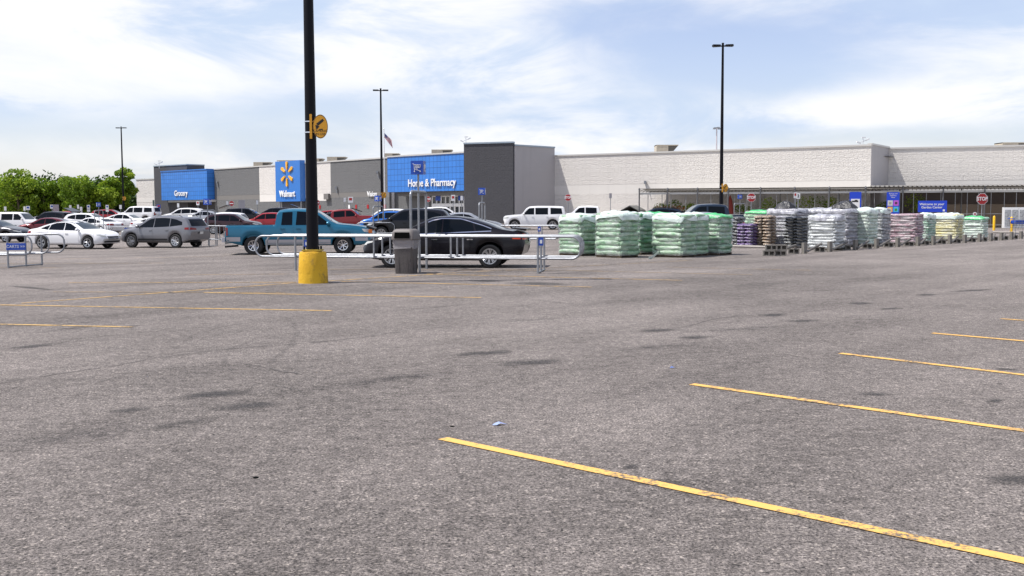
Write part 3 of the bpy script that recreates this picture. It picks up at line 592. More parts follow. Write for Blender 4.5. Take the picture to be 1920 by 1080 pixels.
# entrance bits: freezers, bollards, cart
for i, (px, lab) in enumerate(((1890, 'white glass door ice freezer nearest the garden gate'), (1917, 'white glass door ice freezer right of the other, at the frame edge'))):
    q = wpos(ga, gb, px, .8, 1); T = thing('ice_freezer', lab, 'freezer', Vector((q.x, q.y, G(q.x, q.y))), grz, 'ice freezers')
    k = MB(); k.box((0, 0, .82), (1.05, .8, 1.64)); k.build('cabinet', M_WHITE, T)
    for x in (-.26, .26): k = MB(); k.box((x, -.41, .8), (.42, .03, 1.3)); k.build('glass_door', mat('freezer_glass', (.33, .34, .35), .15, var=.35, vscale=7), T)
for i, (px, pb, lab) in enumerate(((1863.5, 432, 'yellow bollard standing nearest the right stop sign'), (1896, 437, 'yellow bollard beside the blue shopping cart'))):
    q = gp(px, pb); T = thing('bollard', lab, 'bollard', q, 0, 'yellow bollards'); k = MB(); k.lathe([(.085, 0), (.085, .95), (.06, 1.02), (.0, 1.06)], 12); k.build('post', mat('bollard_yellow', (.85, .48, .01), .45), T, smooth=40)
q = gp(1910, 444); T = thing('shopping_cart', 'blue and gray shopping cart parked near the yellow bollard', 'cart', q, R(10))
k = MB()
for z, g_ in ((.95, 0), (.8, .02), (.65, .05), (.5, .08)):
    for a, b in (((-.4+g_, -.25, z), (.45-g_, -.25, z)), ((-.4+g_, .25, z), (.45-g_, .25, z)), ((.45-g_, -.25, z), (.45-g_, .25, z))): k.cyl(a, b, .012, n=5)
for x in (-.4, -.2, 0, .2, .42): 
    for y in (-.25, .25): k.cyl((x, y, .95), (x*.85, y, .5), .01, n=5)
k.build('basket', M_GALV, T); k = MB(); k.bar((-.5, -.27, 1.02), (-.5, .27, 1.02), .04); k.box((-.1, 0, .82), (.5, .5, .2)); k.build('handle', mat('cart_blue', (.01, .06, .4), .4), T)
k = MB()
for y in (-.22, .22): k.cyl((-.45, y, 1.0), (-.35, y, .12), .014, n=5); k.cyl((-.35, y, .18), (.4, y, .18), .014, n=5); k.cyl((.4, y, .5), (.4, y, .1), .014, n=5)
k.build('chassis', M_GALV, T)
for x in (-.35, .4):
    for y in (-.22, .22): k = MB(); k.cyl((x, y-.015, .06), (x, y+.015, .06), .06, n=10); k.build('wheel', M_BLKP, T)
# ------------------------------------------------------------ lamp poles
def cam_sign(parent, loc, s, rz, lettered=True):
    k = MB(); k.lathe([(0, -.012), (1, -.012), (1, .012), (0, .012)], 28, axis='y'); k.v = [Vector((v.x*.165*s, v.y*1.3, v.z*.265*s)) for v in k.v]
    o = k.build('camera_sign', M_YSIGN, parent, loc=loc, rz=rz)
    k = MB(); k.box((-.21*s, .0, 0), (.05*s, .05, .54*s)); k.build('bracket', M_YSIGN, o)
    if lettered:
        k = MB(); n = 28; vs = []
        for rr in (.93, .98):
            for i in range(n): an = 2*math.pi*i/n; vs.append((.165*s*rr*math.cos(an), -.018, .265*s*rr*math.sin(an)))
        k.add(vs, [(i, (i+1) % n, n+(i+1) % n, n+i) for i in range(n)])
        for q, c in (([(-.09, .06), (.05, .17), (.085, .13), (-.045, .015)], 0), ([(-.11, .03), (-.06, .03), (-.05, -.04), (-.09, -.07)], 0), ([(-.075, .02), (-.02, .0), (-.05, -.04)], 0), ([(-.03, -.06), (.05, -.05), (.05, -.075), (-.03, -.08)], 0)): k.prism([(a*s, b_*s) for a, b_ in q], -.022, -.016)
        k.build('camera_picture', M_BLKP, o); text('lettering', 'CAMERAS\nIN USE', .072*s, M_BLKP, o, (0, -.018, -.135*s), depth=.004)
    return o
def lamp(px, d, top, rb, rtp, label, signz, base=False, heads=2, hrot=0):
    q = gd(px, d); T = thing('lamp_post', label, 'lamp post', q, 0, 'black parking lot lamp posts'); b0 = .72 if base else .6
    k = MB(); k.cyl((0, 0, b0+.03), (0, 0, top), rb, rtp, 20); k.build('pole', M_BLKM, T, smooth=40)
    k = MB(); 
    if base: k.lathe([(0, 0), (.335, 0), (.325, .3), (.305, .66), (.285, .705), (.2, .715), (0, .715)], 40)
    else: k.lathe([(0, -.2), (.32, -.2), (.30, .58), (.2, .62), (0, .62)], 20)
    cb = k.build('concrete_base', M_YBASE, T, smooth=40)
    k = MB(); k.box((0, 0, b0+.02), (.42, .42, .035))
    k.build('base_plate', mat('plate_paint', (.42, .30, .03), .6), T)
    for (x, y) in ((-.16, -.16), (.16, -.16), (.16, .16), (-.16, .16)): k = MB(); k.cyl((x, y, b0+.03), (x, y, b0+.11), .022, n=8); k.build('bolt', M_BLKM, T)
    for a in ([0, 180, 150, -20][:heads] if heads > 2 else [0, 180]):
        a = R(a+hrot); k = MB(); rot = Matrix.Rotation(a, 3, 'Z'); k.bar((0, 0, top-.1), rot @ Vector((.2, 0, top-.06)), .07); k.box(rot @ Vector((.42, 0, top-.05)), (.48, .32, .10), rot=rot); k.build('lamp_head', M_BLKM, T)
    k = MB(); k.cyl((0, 0, top-.15), (0, 0, top+.12), rtp*1.1, n=8); k.build('cap', M_BLKM, T)
    if signz:
        cs = cam_sign(T, (.05+.20 if base else .24, -rb-.03, signz), 1.0, R(8), True)
        k = MB(); 
        for dz in (-.12, .12): k.lathe([(rb+.004, signz+dz-.012), (rb+.004, signz+dz+.012)], 20)
        k.build('strap', M_CHR, T)
    return T
lamp(587.5, 23.9, 11.8, .137, .085, 'nearest thick black lamp post on a yellow concrete base, topped out of frame', 3.5, True)
lamp(717, 92, 12.0, .13, .07, 'black lamp post standing before the gray wall beside the flag', 2.95, hrot=5)
lamp(1351.5, 68, 12.0, .13, .07, 'black lamp post right of the white wall centre, with three lamp heads', 2.95, heads=4, hrot=5)
lamp(232.5, 137, 12.0, .13, .075, 'farthest black lamp post, in front of the trees at left', 2.9)
# weed on the base
q = gp(575, 530); T = k = MB(); leaves(k, (0, 0, .07), (.05, .03, .09), 60, .016, shell=0); tag(k.build('weed', leafA, loc=q+Vector((0, -.06, 0))), 'small green weed growing at the foot of the yellow base', 'plant')
# distant mast and flagpole
q = gd(1342, 150); T = thing('light_mast', 'thin distant light mast rising behind the white wall', 'mast', q)
k = MB(); k.cyl((0, 0, 0), (0, 0, 12.9), .14, .09, 8); k.build('pole', mat('mast_grey', (.5, .46, .48), .5), T)
for i in range(4): k = MB(); a = i*math.pi/2+.4; k.box((.4*math.cos(a), .4*math.sin(a), 12.8+.1*(i % 2)), (.35, .3, .2)); k.bar((0, 0, 12.95), (.4*math.cos(a), .4*math.sin(a), 12.9), .07); k.build('lamp_head', M_GALV, T)
q = gd(722, 111); T = thing('flagpole', 'slim white flagpole flying a striped flag before the gray wall', 'flagpole', q)
k = MB(); k.cyl((0, 0, 0), (0, 0, 10.0-q.z+.1), .06, .04, 8); k.lathe([(0, 9.75), (.08, 9.82), (0, 9.92)], 8); k.build('pole', M_WHITE, T)
def flagm():
    k = NT('flag_cloth'); uv = k.tc.outputs['UV']; sx = k.new('ShaderNodeSeparateXYZ'); k.link(uv, sx.inputs[0])
    s = k.math('MULTIPLY', sx.outputs[1], 6.5); s = k.math('FRACT', s); st = k.math('GREATER_THAN', s, .5); c = k.mix(st, (.42, .03, .05), (.7, .68, .7))
    ca = k.math('MULTIPLY', k.math('LESS_THAN', sx.outputs[0], .4), k.math('GREATER_THAN', sx.outputs[1], .46)); c = k.mix(ca, c, (.04, .05, .18)); k.link(c, k.b.inputs['Base Color']); return k.m
k = MB(); vs = []; uvs = []
for i in range(9):
    for j in range(7):
        u, v = i/8, j/6; vs.append((u*.75+.05+(1-v)*.10*u, .12*math.sin(u*9+v*2), 9.45-q.z*0-(1-v)*.85*(.55+.45*u)-.75*u-.05)); uvs.append((u, v))
k.add(vs, [(i*7+j, (i+1)*7+j, (i+1)*7+j+1, i*7+j+1) for i in range(8) for j in range(6)]); o = k.build('flag', flagm(), T, smooth=60)
ul = o.data.uv_layers.new(name='UVMap')
for lp in o.data.loops: ul.data[lp.index].uv = uvs[lp.vertex_index]
# ------------------------------------------------------------ road signs
def post(T, h, r=.03, m=None, x=0, y=.03):
    k = MB(); k.cyl((x, y, 0), (x, y, h), r, n=6); k.build('post', m or M_GALV, T)
def stop(px, yc, d, dia, label, kind='stop'):
    q = gd(px, d); z = pt(px, yc, d).z-q.z; T = thing('stop_sign' if kind == 'stop' else 'no_entry_sign', label, 'stop sign' if kind == 'stop' else 'road sign', q, R(random.uniform(-8, 8))); post(T, z+dia*.3, .035)
    n = 8 if kind == 'stop' else 20; off = math.pi/8 if n == 8 else 0; r = dia/2/(math.cos(math.pi/8) if n == 8 else 1)
    k = MB(); k.prism([(r*math.cos(off+i*2*math.pi/n), r*math.sin(off+i*2*math.pi/n)) for i in range(n)], -.005, .005); k.build('border', M_WHITE, T, loc=(0, 0, z))
    r *= .93; k = MB(); k.prism([(r*math.cos(off+i*2*math.pi/n), r*math.sin(off+i*2*math.pi/n)) for i in range(n)], -.011, -.006); f_ = k.build('face', M_RED, T, loc=(0, 0, z))
    if kind == 'stop': text('lettering', 'STOP', dia*.46, M_WHITE, f_, (0, -.014, 0), depth=.004, bold=.012, sx=.86)
    else: k = MB(); k.box((0, -.015, 0), (dia*.72, .006, dia*.17)); k.build('bar', M_WHITE, f_)
stop(1840, 373, 73, .76, 'large stop sign in front of the garden centre gate at right'); stop(1408, 370.5, 84, .68, 'stop sign beside the blue cart sign before the garden fence'); stop(1065, 370.5, 95, .6, 'stop sign before the shadow line on the white wall')
stop(803, 373.5, 104, .55, 'stop sign before the blue home and pharmacy entrance'); stop(435, 381.5, 118, .6, 'round red no entry sign before the gray wall right of the grocery entrance', 'ne'); stop(595, 380, 110, .62, 'round red no entry sign half hidden by the nearest lamp post', 'ne')
def psign(px, yc, d, w, h, label, cat='parking sign', m=None, mark=None, grp=None, second=False, pm=None):
    q = gd(px, d); z = pt(px, yc, d).z-q.z; T = thing('parking_sign', label, cat, q, R(random.uniform(-6, 6)), grp); post(T, z+h*.4, .028, pm)
    k = MB(); k.box((0, -.01, z), (w, .012, h)); f_ = k.build('face', m or M_WHITE, T)
    if second: k = MB(); k.box((0, -.01, z-h*.5-.18), (w, .012, .25)); k.build('lower_plate', m or M_WHITE, T)
    if mark:
        k = MB(); k.box((0, -.02, z+h*.1), (w*.6, .006, h*.42)); k.build('symbol', mark, f_)
acc = 'white accessible parking signs before the far trees'; MB_ = mat('symbol_blue', (.03, .08, .35), .5); MR_ = mat('symbol_red', (.4, .02, .02), .5)
for (px, yc, w, lab, sec) in ((11, 391, .26, 'small white sign above the big white van-like vehicle at far left', 0), (47, 391, .22, 'narrow white sign left of the wider blue marked one', 0), (53.5, 390, .42, 'wide white sign with blue symbol behind the roof of the big white vehicle', 0),
        (98.5, 387.5, .36, 'white sign beside the back of a gray panel above the raised tailgate', 0), (133, 388.5, .25, 'white sign on a post left of the close pair of signs', 0), (147.5, 387.5, .22, 'taller sign of the close pair of narrow signs', 0),
        (153, 391.5, .26, 'shorter sign of the close pair of narrow signs', 1), (167, 388, .34, 'white sign just left of the blue cart sign over parked cars', 1), (202, 388, .34, 'white sign between the blue cart sign and the far lamp post', 1), (227, 388, .26, 'white sign at the foot of the farthest lamp post', 0),
        (335, 385, .24, 'white narrow sign before the dark wall of the grocery entrance', 0), (483, 379.5, .22, 'white narrow sign before the left white wall section', 0), (427, 381, .2, 'narrow white sign left of the round no entry sign', 0), (647, 374.5, .24, 'white sign below a small lamp head before the gray wall', 0)):
    psign(px, yc, 116, w, .44, lab, mark=MB_ if w > .3 else None, grp=acc if px < 300 else None, second=sec)
psign(106, 391, 114, .62, .85, 'gray back of a large blank sign above the raised tailgate', 'sign', mat('sign_back', (.32, .31, .33), .5, .3)); psign(454, 383, 112, .68, .85, 'gray back of a large blank sign before the gray wall', 'sign', MATS['sign_back'])
psign(289, 381, 118, .2, .7, 'dark narrow sign before the short white wall at far left', 'sign', mat('sign_dark', (.06, .09, .08), .5), second=True); psign(298.5, 387, 118, .42, .42, 'round blue and red sign before the charcoal tower', 'sign', MB_, MR_)
psign(658, 374.5, 112, .52, .62, 'white no parking sign with red disc before the gray wall', 'road sign', M_WHITE, MR_); psign(850, 371, 98, .36, .55, 'white no parking sign with red disc before the glass doors', 'road sign', M_WHITE, MR_)
psign(866, 371.5, 97, .22, .42, 'white narrow sign touching the edge of the charcoal tower', 'parking sign'); psign(372, 381, 116, .34, .42, 'white no parking sign with red disc at the grocery doors', 'road sign', M_WHITE, MR_)
psign(1144.5, 367, 90, .22, .42, 'gray box sign on a post before the blank white wall', 'sign', MATS['sign_back'])
psign(1490.5, 366, 70, .24, .38, 'white and red sign left of the sign with number 2', 'sign', M_WHITE, MR_)
q = gd(1495.5, 68); z = pt(1495.5, 367.5, 68).z-q.z; T = thing('number_sign', 'small white sign with number 2 before the garden fence', 'sign', q, R(-5)); post(T, z, .03); k = MB(); k.box((0, -.01, z), (.24, .012, .36)); f_ = k.build('face', M_WHITE, T); text('lettering', '2', .26, M_BLKP, f_, (0, -.02, z), depth=.004, bold=.008)
for (px, yc, d, lab, c) in ((1772, 401.5, 80, 'round white and red marker between the pale pallets and the banner', 1), (1827, 401.3, 80, 'small round white marker with a red dot above the green capped pallet', 1), (397, 399, 112, 'white round marker left of the doors over the parked cars', 0)):
    q = gd(px, d); z = pt(px, yc, d).z-q.z; T = thing('round_marker', lab, 'marker', q); post(T, z); k = MB(); k.cyl((0, -.0, z), (0, -.02, z), .15, n=16); k.build('disc', M_WHITE, T)
    if c: k = MB(); k.cyl((0, -.021, z), (0, -.03, z), .07, n=12); k.build('dot', MR_, T)
# ------------------------------------------------------------ cart corrals
def stadium(a, b, z0, z1, r=.027):
    a = Vector(a); b = Vector(b); t = (b-a); t.z = 0; t.normalize(); R_ = (z1-z0)/2*.8; pts = []
    def arc(c, zc, sg, s0, s1):
        for i in range(7): an = R(s0+(s1-s0)*i/6); pts.append(Vector((c.x+t.x*math.cos(an)*R_*sg, c.y+t.y*math.cos(an)*R_*sg, zc+math.sin(an)*R_)))
    A = a+t*R_; B_ = b-t*R_; mid = (A+B_)/2
    pts.append(Vector((mid.x, mid.y, z1))); arc(B_, z1-R_, 1, 90, 0); arc(B_, z0+R_, 1, 0, -90); pts.append(Vector((mid.x+.05, mid.y, z0))); arc(A, z0+R_, -1, -90, 0) if False else None
    for i in range(7): an = R(-90-90*i/6); pts.append(Vector((A.x+t.x*math.cos(an)*R_, A.y+t.y*math.cos(an)*R_, z0+R_+math.sin(an)*R_)))
    for i in range(7): an = R(180-90*i/6); pts.append(Vector((A.x+t.x*math.cos(an)*R_, A.y+t.y*math.cos(an)*R_, z1-R_+math.sin(an)*R_)))
    pts.append(Vector((mid.x-.02, mid.y, z1))); k = MB(); k.tube(pts, r, 8); return k
def cart_box(T, loc, s, rz):
    k = MB(); k.box((0, 0, 0), (.34*s, .30*s, .36*s)); o = k.build('sign_box', M_SIGNB, T, loc=loc, rz=rz)
    for side in (0, 1):
        k = MB(); q = .3*s
        segs = [((-.38, .36), (-.25, .26)), ((-.25, .26), (-.22, -.3)), ((-.25, .26), (.34, .24)), ((.34, .24), (.28, .0)), ((.28, .0), (-.22, -.06)), ((-.22, -.15), (.3, -.3)), ((-.0, -.06), (.05, -.2))]
        segs += [((-.2+.08*i, .24), (-.2+.075*i, .0)) for i in range(1, 6)]
        for (a, b) in segs: k.bar((a[0]*q, 0, a[1]*q), (b[0]*q, 0, b[1]*q), .035*q if (a[1] == .24) else .06*q, .01)
        for x in (-.22, .3): k.cyl((x*q, -.006, -.34*q), (x*q, .006, -.34*q), .06*q, n=8)
        k.build('cart_symbol', M_WHITE, o, loc=(0, -.155*s, 0) if not side else (.175*s, 0, 0), rz=0 if not side else R(90))
def arch_frame(T, a, b, h, r=.033):
    a = Vector(a); b = Vector(b); t = (b-a).normalized(); rr = .14; pts = [a]
    for i in range(5): an = R(90*i/4); pts.append(a+t*rr*(1-math.cos(an))+Vector((0, 0, h-rr+rr*math.sin(an))))
    for i in range(5): an = R(90-90*i/4); pts.append(b-t*rr*(1-math.cos(an))+Vector((0, 0, h-rr+rr*math.sin(an))))
    pts.append(b); k = MB(); k.tube(pts, r, 8); k.build('arch', M_GALV, T)
def corral(label, rails, legs, picks, arch=None, sign=None, infos=(), h=2.13, sz=2.77, s=1.0, rsign=-8, zt=.94, zb=.38):
    """rails: list of ((px,d),(px,d)); legs/picks: list of per-rail pixel columns"""
    P0 = gd(*rails[0][0]); T = thing('cart_corral', label, 'cart corral', P0, 0, 'steel cart return corrals')
    rl = []
    for (a, b) in rails:
        A = gd(*a)-P0; B_ = gd(*b)-P0; rl.append((A, B_)); z0 = (A.z+B_.z)/2; stadium(A, B_, zb, zt).build('rail', M_GALV, T, smooth=60, loc=(0, 0, 0))
    def on(i, px):
        A, B_ = rl[i]; q = wpos(A+P0, B_+P0, px, 0, 0); return Vector((q.x, q.y, 0))-Vector((P0.x, P0.y, 0))
    for row in legs:
        pp = []
        for i, px in enumerate(row):
            q = on(i, px); k = MB(); k.cyl((q.x, q.y-.03, 0), (q.x, q.y-.03, zt), .03, n=8); k.build('leg', M_GALV, T, smooth=60); pp.append(q)
        if len(pp) > 1: k = MB(); k.cyl(pp[0]+Vector((0, -.03, .03)), pp[-1]+Vector((0, -.03, .03)), .022, n=6); k.build('ground_bar', M_GALV, T)
    for row in picks:
        for i, px in enumerate(row): q = on(i, px); k = MB(); k.cyl((q.x, q.y-.02, zb), (q.x, q.y-.02, zt), .025, n=8); k.build('picket', M_GALV, T, smooth=60)
    if arch:
        a = on(0, arch[0]); b = on(len(rl)-1, arch[1]); arch_frame(T, a, b, h); m = (a+b)/2
        k = MB(); k.cyl(m, m+Vector((0, 0, sz-.1)), .028, n=8); k.build('sign_pole', M_GALV, T, smooth=60); cart_box(T, m+Vector((0, 0, sz)), s, R(rsign))
    for (i, px, z, w, txt) in infos:
        q = on(i, px); k = MB(); k.box((0, 0, 0), (w, .05, .2)); o = k.build('info_sign', M_SIGNB, T, loc=q+Vector((0, -.06, z)))
        if txt: text('lettering', txt, .12, M_WHITE, o, (0, -.03, 0), depth=.004)
        else: k = MB(); k.box((0, -.03, 0), (w*.5, .004, .09)); k.build('lettering', M_WHITE, o)
    return T
corral('long steel cart corral with tall cart sign behind the gray bin', [((480, 29.0), (1088, 26.7)), ((501, 29.8), (1091, 27.4)), ((521, 30.6), (1094, 28.1))],
       [(551,), (567.0, 569)[:1], (785, 0)[:1], (1008, 1014, 1020)], [(699, 715, 730), (844, 856, 867)], arch=(769, 798), infos=((0, 573, .74, .12, None), (0, 1014, .82, .12, None)))
corral('steel cart corral cut by the left frame edge, with blue sign', [((-260, 30.6), (61, 30.6)), ((-230, 31.5), (93, 31.5)), ((-200, 32.2), (122, 32.2))], [(9, 43, 73)], [], infos=((0, 26, .62, .55, 'CARTS >>'),))
corral('steel cart corral behind the black sedan, near the white large suv', [((850, 46), (1048, 44.5)), ((860, 47), (1052, 45.5))], [(1010, 1016)], [], arch=(898, 909), h=1.93, sz=2.42, s=.85, infos=((0, 1011, .8, .13, None),))
corral('steel cart corral between the gray suv and the teal truck', [((372, 58), (437, 57)), ((376, 59.3), (441, 58.3))], [(390, 405)], [(410, 418), (425, 432)], arch=(374, 402), h=1.98, sz=2.45, s=.95, rsign=-20, zt=1.12)
corral('steel cart corral before the blue hatchback', [((668, 57), (740, 57)), ((672, 58), (744, 58))], [], [], arch=(699, 718), h=1.82, sz=2.25, s=.85, rsign=-30)
corral('small steel cart corral with blue panel between the white cars at left', [((206, 67), (268, 66)), ((210, 68), (272, 67))], [(232, 240)], [], infos=((0, 237, .8, .34, None),))
corral('far steel cart corral with arch over the white cars at left', [((150, 80), (200, 80)), ((154, 81), (204, 81))], [], [], arch=(176, 192), h=2.0, sz=2.45, s=.9, rsign=-60)
corral('far steel cart corral before the garden fence by the stop sign', [((1340, 79), (1405, 78)), ((1344, 80), (1409, 79))], [], [], arch=(1377, 1398), h=2.0, sz=2.5, s=.85, rsign=0)
# ------------------------------------------------------------ bin
q = gp(762, 512.5); T = thing('trash_bin', 'gray square lidded trash bin with clear liner before the cart corral', 'trash bin', q, R(-14))
def rsq(w, z, n=6, r=.06):
    pts = []; h = w/2-r
    for (cx, cy, a0) in ((h, h, 0), (-h, h, 90), (-h, -h, 180), (h, -h, 270)):
        for i in range(n+1): an = R(a0+90*i/n); pts.append((cx+r*math.cos(an), cy+r*math.sin(an), z))
    return pts
def loft(rings, capb=True, capt=True):
    k = MB(); n = len(rings[0]); vs = [p for r_ in rings for p in r_]; fs = [(i*n+j, i*n+(j+1) % n, (i+1)*n+(j+1) % n, (i+1)*n+j) for i in range(len(rings)-1) for j in range(n)]
    if capb: fs.append(tuple(range(n)))
    if capt: fs.append(tuple(range((len(rings)-1)*n, len(rings)*n)))
    k.add(vs, fs); return k
loft([rsq(.46, 0), rsq(.47, .03), rsq(.52, .80), rsq(.55, .82), rsq(.55, .86)]).build('bin_body', M_BIN, T, smooth=35)
for a in range(4):
    for x in (-.12, .12): k = MB(); k.box((x, -.244, .40), (.014, .02, .66)); o = k.build('rib', M_BIN, T, rz=a*math.pi/2)
rg = []
for i, z in enumerate((.66, .70, .75, .80, .845, .87)):
    base = rsq(.55+.02*(i > 2), z); rg.append([(x*(1+.02*math.sin(j*1.7+i*2)), y*(1+.02*math.sin(j*1.3+i)), z+(.03*math.sin(j*.9) if i == 0 else 0)) for j, (x, y, z) in enumerate(base)])
loft(rg, False, False).build('liner', mat('liner_plastic', (.55, .53, .55), .25, alpha=.42, bump=.02, bscale=14), T, smooth=60)
loft([rsq(.60, .87), rsq(.62, .885), rsq(.61, .93), rsq(.585, 1.06, r=.08), rsq(.53, 1.12, r=.1), rsq(.44, 1.15, r=.1)]).build('lid', mat('lid_plastic', (.14, .125, .12), .6), T, smooth=35)
for a in (0, 180):
    k = MB(); k.prism([(-.21, .915), (.21, .915), (.19, 1.065), (-.19, 1.065)], -.322, -.27); k.build('flap_opening', M_DARK, T, rz=R(a))
# ------------------------------------------------------------ stacked bags
UX = Vector((.717, -.697, 0)); VY = Vector((.697, .717, 0)); ARZ = math.atan2(UX.y, UX.x)
CG = lambda n, *c: c
def slab(w, d, z0, h, seed, nx_=44, amp=.018, edge=.06):
    rnd = random.Random(seed); k = MB(); rings = []; zz = [0, .1, .3, .5, .7, .9, 1]; ins = [.06, .022, .004, 0, .004, .022, .06]; ph = [rnd.uniform(0, 6) for _ in range(6)]; sh = (rnd.uniform(-.015, .015), rnd.uniform(-.015, .015))
    for t, q in zip(zz, ins):
        ring = []
        for i in range(nx_):
            an = 2*math.pi*i/nx_; c, s_ = math.cos(an), math.sin(an); e = 2/7.0
            x = abs(c)**e*(1 if c > 0 else -1); y = abs(s_)**e*(1 if s_ > 0 else -1); wob = amp*(math.sin(3*an+ph[0])+.8*math.sin(7*an+ph[1])+.6*math.sin(13*an+ph[2])+.5*math.sin(19*an+ph[3]))
            ring.append((x*(w/2-q)+c*wob+sh[0], y*(d/2-q)+s_*wob+sh[1], z0+h*t+.012*math.sin(5*an+ph[4])+.010*math.sin(2*an+ph[5])))
        rings.append(ring)
    n = nx_; vs = [p for r_ in rings for p in r_]; fs = [(i*n+j, i*n+(j+1) % n, (i+1)*n+(j+1) % n, (i+1)*n+j) for i in range(6) for j in range(n)]+[tuple(range(n)), tuple(range(6*n, 7*n))]
    k.add(vs, fs); return k
def dome(w, d, z, hh, drop, seed):
    k = MB(); n = 40; m = 9; vs = []; 
    for i in range(m+1):
        t = i/m
        for j in range(n):
            an = 2*math.pi*j/n; c, s_ = math.cos(an), math.sin(an); e = 2/6.0; x = abs(c)**e*(1 if c > 0 else -1); y = abs(s_)**e*(1 if s_ > 0 else -1)
            if t < .7: rr = t/.7*.97; zz = z+hh*(1-(t/.7)**2.6)
            else: rr = .97+.06*min(1, (t-.7)/.1); zz = z-(t-.7)/.3*drop*(1+.7*mn.noise(Vector((c*2, s_*2, seed))))
            p = Vector((x*w/2*rr, y*d/2*rr, zz)); nn = mn.noise(p*4+Vector((seed*3.1, 0, 0)))*.05 + mn.noise(p*11+Vector((0, seed, 0)))*.025
            vs.append((p.x+c*nn*.5, p.y+s_*nn*.5, p.z+nn*(1.2 if t < .7 else .3)))
    fs = [(i*n+j, i*n+(j+1) % n, (i+1)*n+(j+1) % n, (i+1)*n+j) for i in range(m) for j in range(n)]; k.add(vs, fs); return k
FILM = mat('stretch_film', (.50, .62, .55), .22, c2=(.74, .79, .77), vscale=4, bump=.03, bscale=9); FILMG = mat('green_cover_film', (.03, .36, .10), .3, c2=(.10, .50, .20), vscale=5, bump=.02, bscale=9)
FILMK = mat('black_film', (.02, .02, .024), .45, bump=.04, bscale=8)
BG = bagmat('bags_pale_green', (.12, .33, .15), (.32, .49, .31), (.62, .68, .58), .5); BG2 = bagmat('bags_green', (.05, .28, .09), (.42, .50, .40), (.50, .62, .52), .45); BGG = bagmat('bags_deep_green', (.03, .18, .06), (.08, .28, .12), (.30, .45, .34), .35)
BW = bagmat('bags_white', (.56, .58, .58), (.66, .68, .68), (.22, .23, .26), .3); BL = bagmat('bags_lavender_gray', (.34, .33, .38), (.52, .51, .55), (.10, .10, .13), .5); BGW = bagmat('bags_gray_white', (.40, .40, .44), (.66, .66, .70), (.16, .16, .20), .5)
BWG = bagmat('bags_white_green', (.62, .72, .64), (.36, .50, .36), (.70, .76, .72), .5); BKW = bagmat('bags_black_white', (.05, .05, .06), (.50, .50, .53), (.40, .40, .45), .4); BP = bagmat('bags_pink', (.42, .27, .32), (.15, .03, .06), (.62, .50, .54), .42)
BC = bagmat('bags_cream', (.62, .58, .32), (.52, .44, .08), (.72, .72, .58), .42); BGT = bagmat('bags_green_top', (.04, .30, .13), (.5, .58, .5), (.58, .64, .6), .3)
def pallet_stack(pxc, pyb, wl, wr, H_, n, m, label, top='film', back=0.0, m2=None, split=.5):
    c = gp(pxc, pyb)+VY*back; ctr = c - UX*wl/2 + VY*wr/2; ctr.z = G(ctr.x, ctr.y); T = thing('bag_pallet', label, 'pallet of bags', ctr, ARZ+R(random.uniform(-2, 2)), 'wrapped pallets of garden bags')
    k = MB()
    for y in (-.4, 0, .4): k.box((0, y*wr, .045), (wl*.9, .08, .05))
    for i in range(7): k.box(((i-3)*wl*.9/7, 0, .08), (wl/9, wr*.9, .018)); 
    for i in (-3, 0, 3): k.box((i*wl*.9/7, 0, .01), (wl/9, wr*.9, .018))
    k.build('wooden_pallet', M_WOOD, T); sd = int(pxc*7+pyb); h = (H_-.085)/n; rq = random.Random(sd)
    for i in range(n): slab(wl*rq.uniform(.965, 1.02), wr*rq.uniform(.965, 1.02), .085+i*h, h*rq.uniform(.98, 1.1), sd+i*13).build('bag_layer', m2 if (m2 and i >= n*split) else m, T, smooth=50)
    rings = []
    for q in range(15):
        z = .07+(H_-.06)*q/14; ring = []
        for j in range(48):
            an = 2*math.pi*j/48; cc, s_ = math.cos(an), math.sin(an); e = 2/8.0; x = abs(cc)**e*(1 if cc > 0 else -1)*(wl/2+.015); y = abs(s_)**e*(1 if s_ > 0 else -1)*(wr/2+.015); w_ = .022*mn.noise(Vector((x*5, y*5+sd, z*9)))
            ring.append((x+cc*w_, y+s_*w_, z))
        rings.append(ring)
    loft(rings, False, False).build('stretch_wrap', WRAP, T, smooth=60)
    if top: dome(wl*1.02, wr*1.02, H_-.02, .085, .17 if top != 'green' else .07, sd*.37).build('film_cover', {'film': FILM, 'green': FILMG, 'black': FILMK, 'gray': mat('gray_film', (.50, .50, .54), .22, c2=(.20, .20, .23), vscale=4, bump=.03, bscale=9)}[top], T, smooth=60)
    return T
def wrapm():
    k = NT('clear_stretch_wrap'); n = k.noise(2.6, 5, .65, (1, 1, 2.2)); n2 = k.noise(9, 4, .7, (1, 1, 3)); f_ = k.math('ADD', k.math('MULTIPLY', n, .7), k.math('MULTIPLY', n2, .4))
    a_ = k.rng(f_, .46, .74, .0, .42); k.link(a_, k.b.inputs['Alpha']); k.b.inputs['Base Color'].default_value = (.66, .70, .69, 1); k.b.inputs['Roughness'].default_value = .22; k.bump(n2, .04); return k.m
WRAP = wrapm()
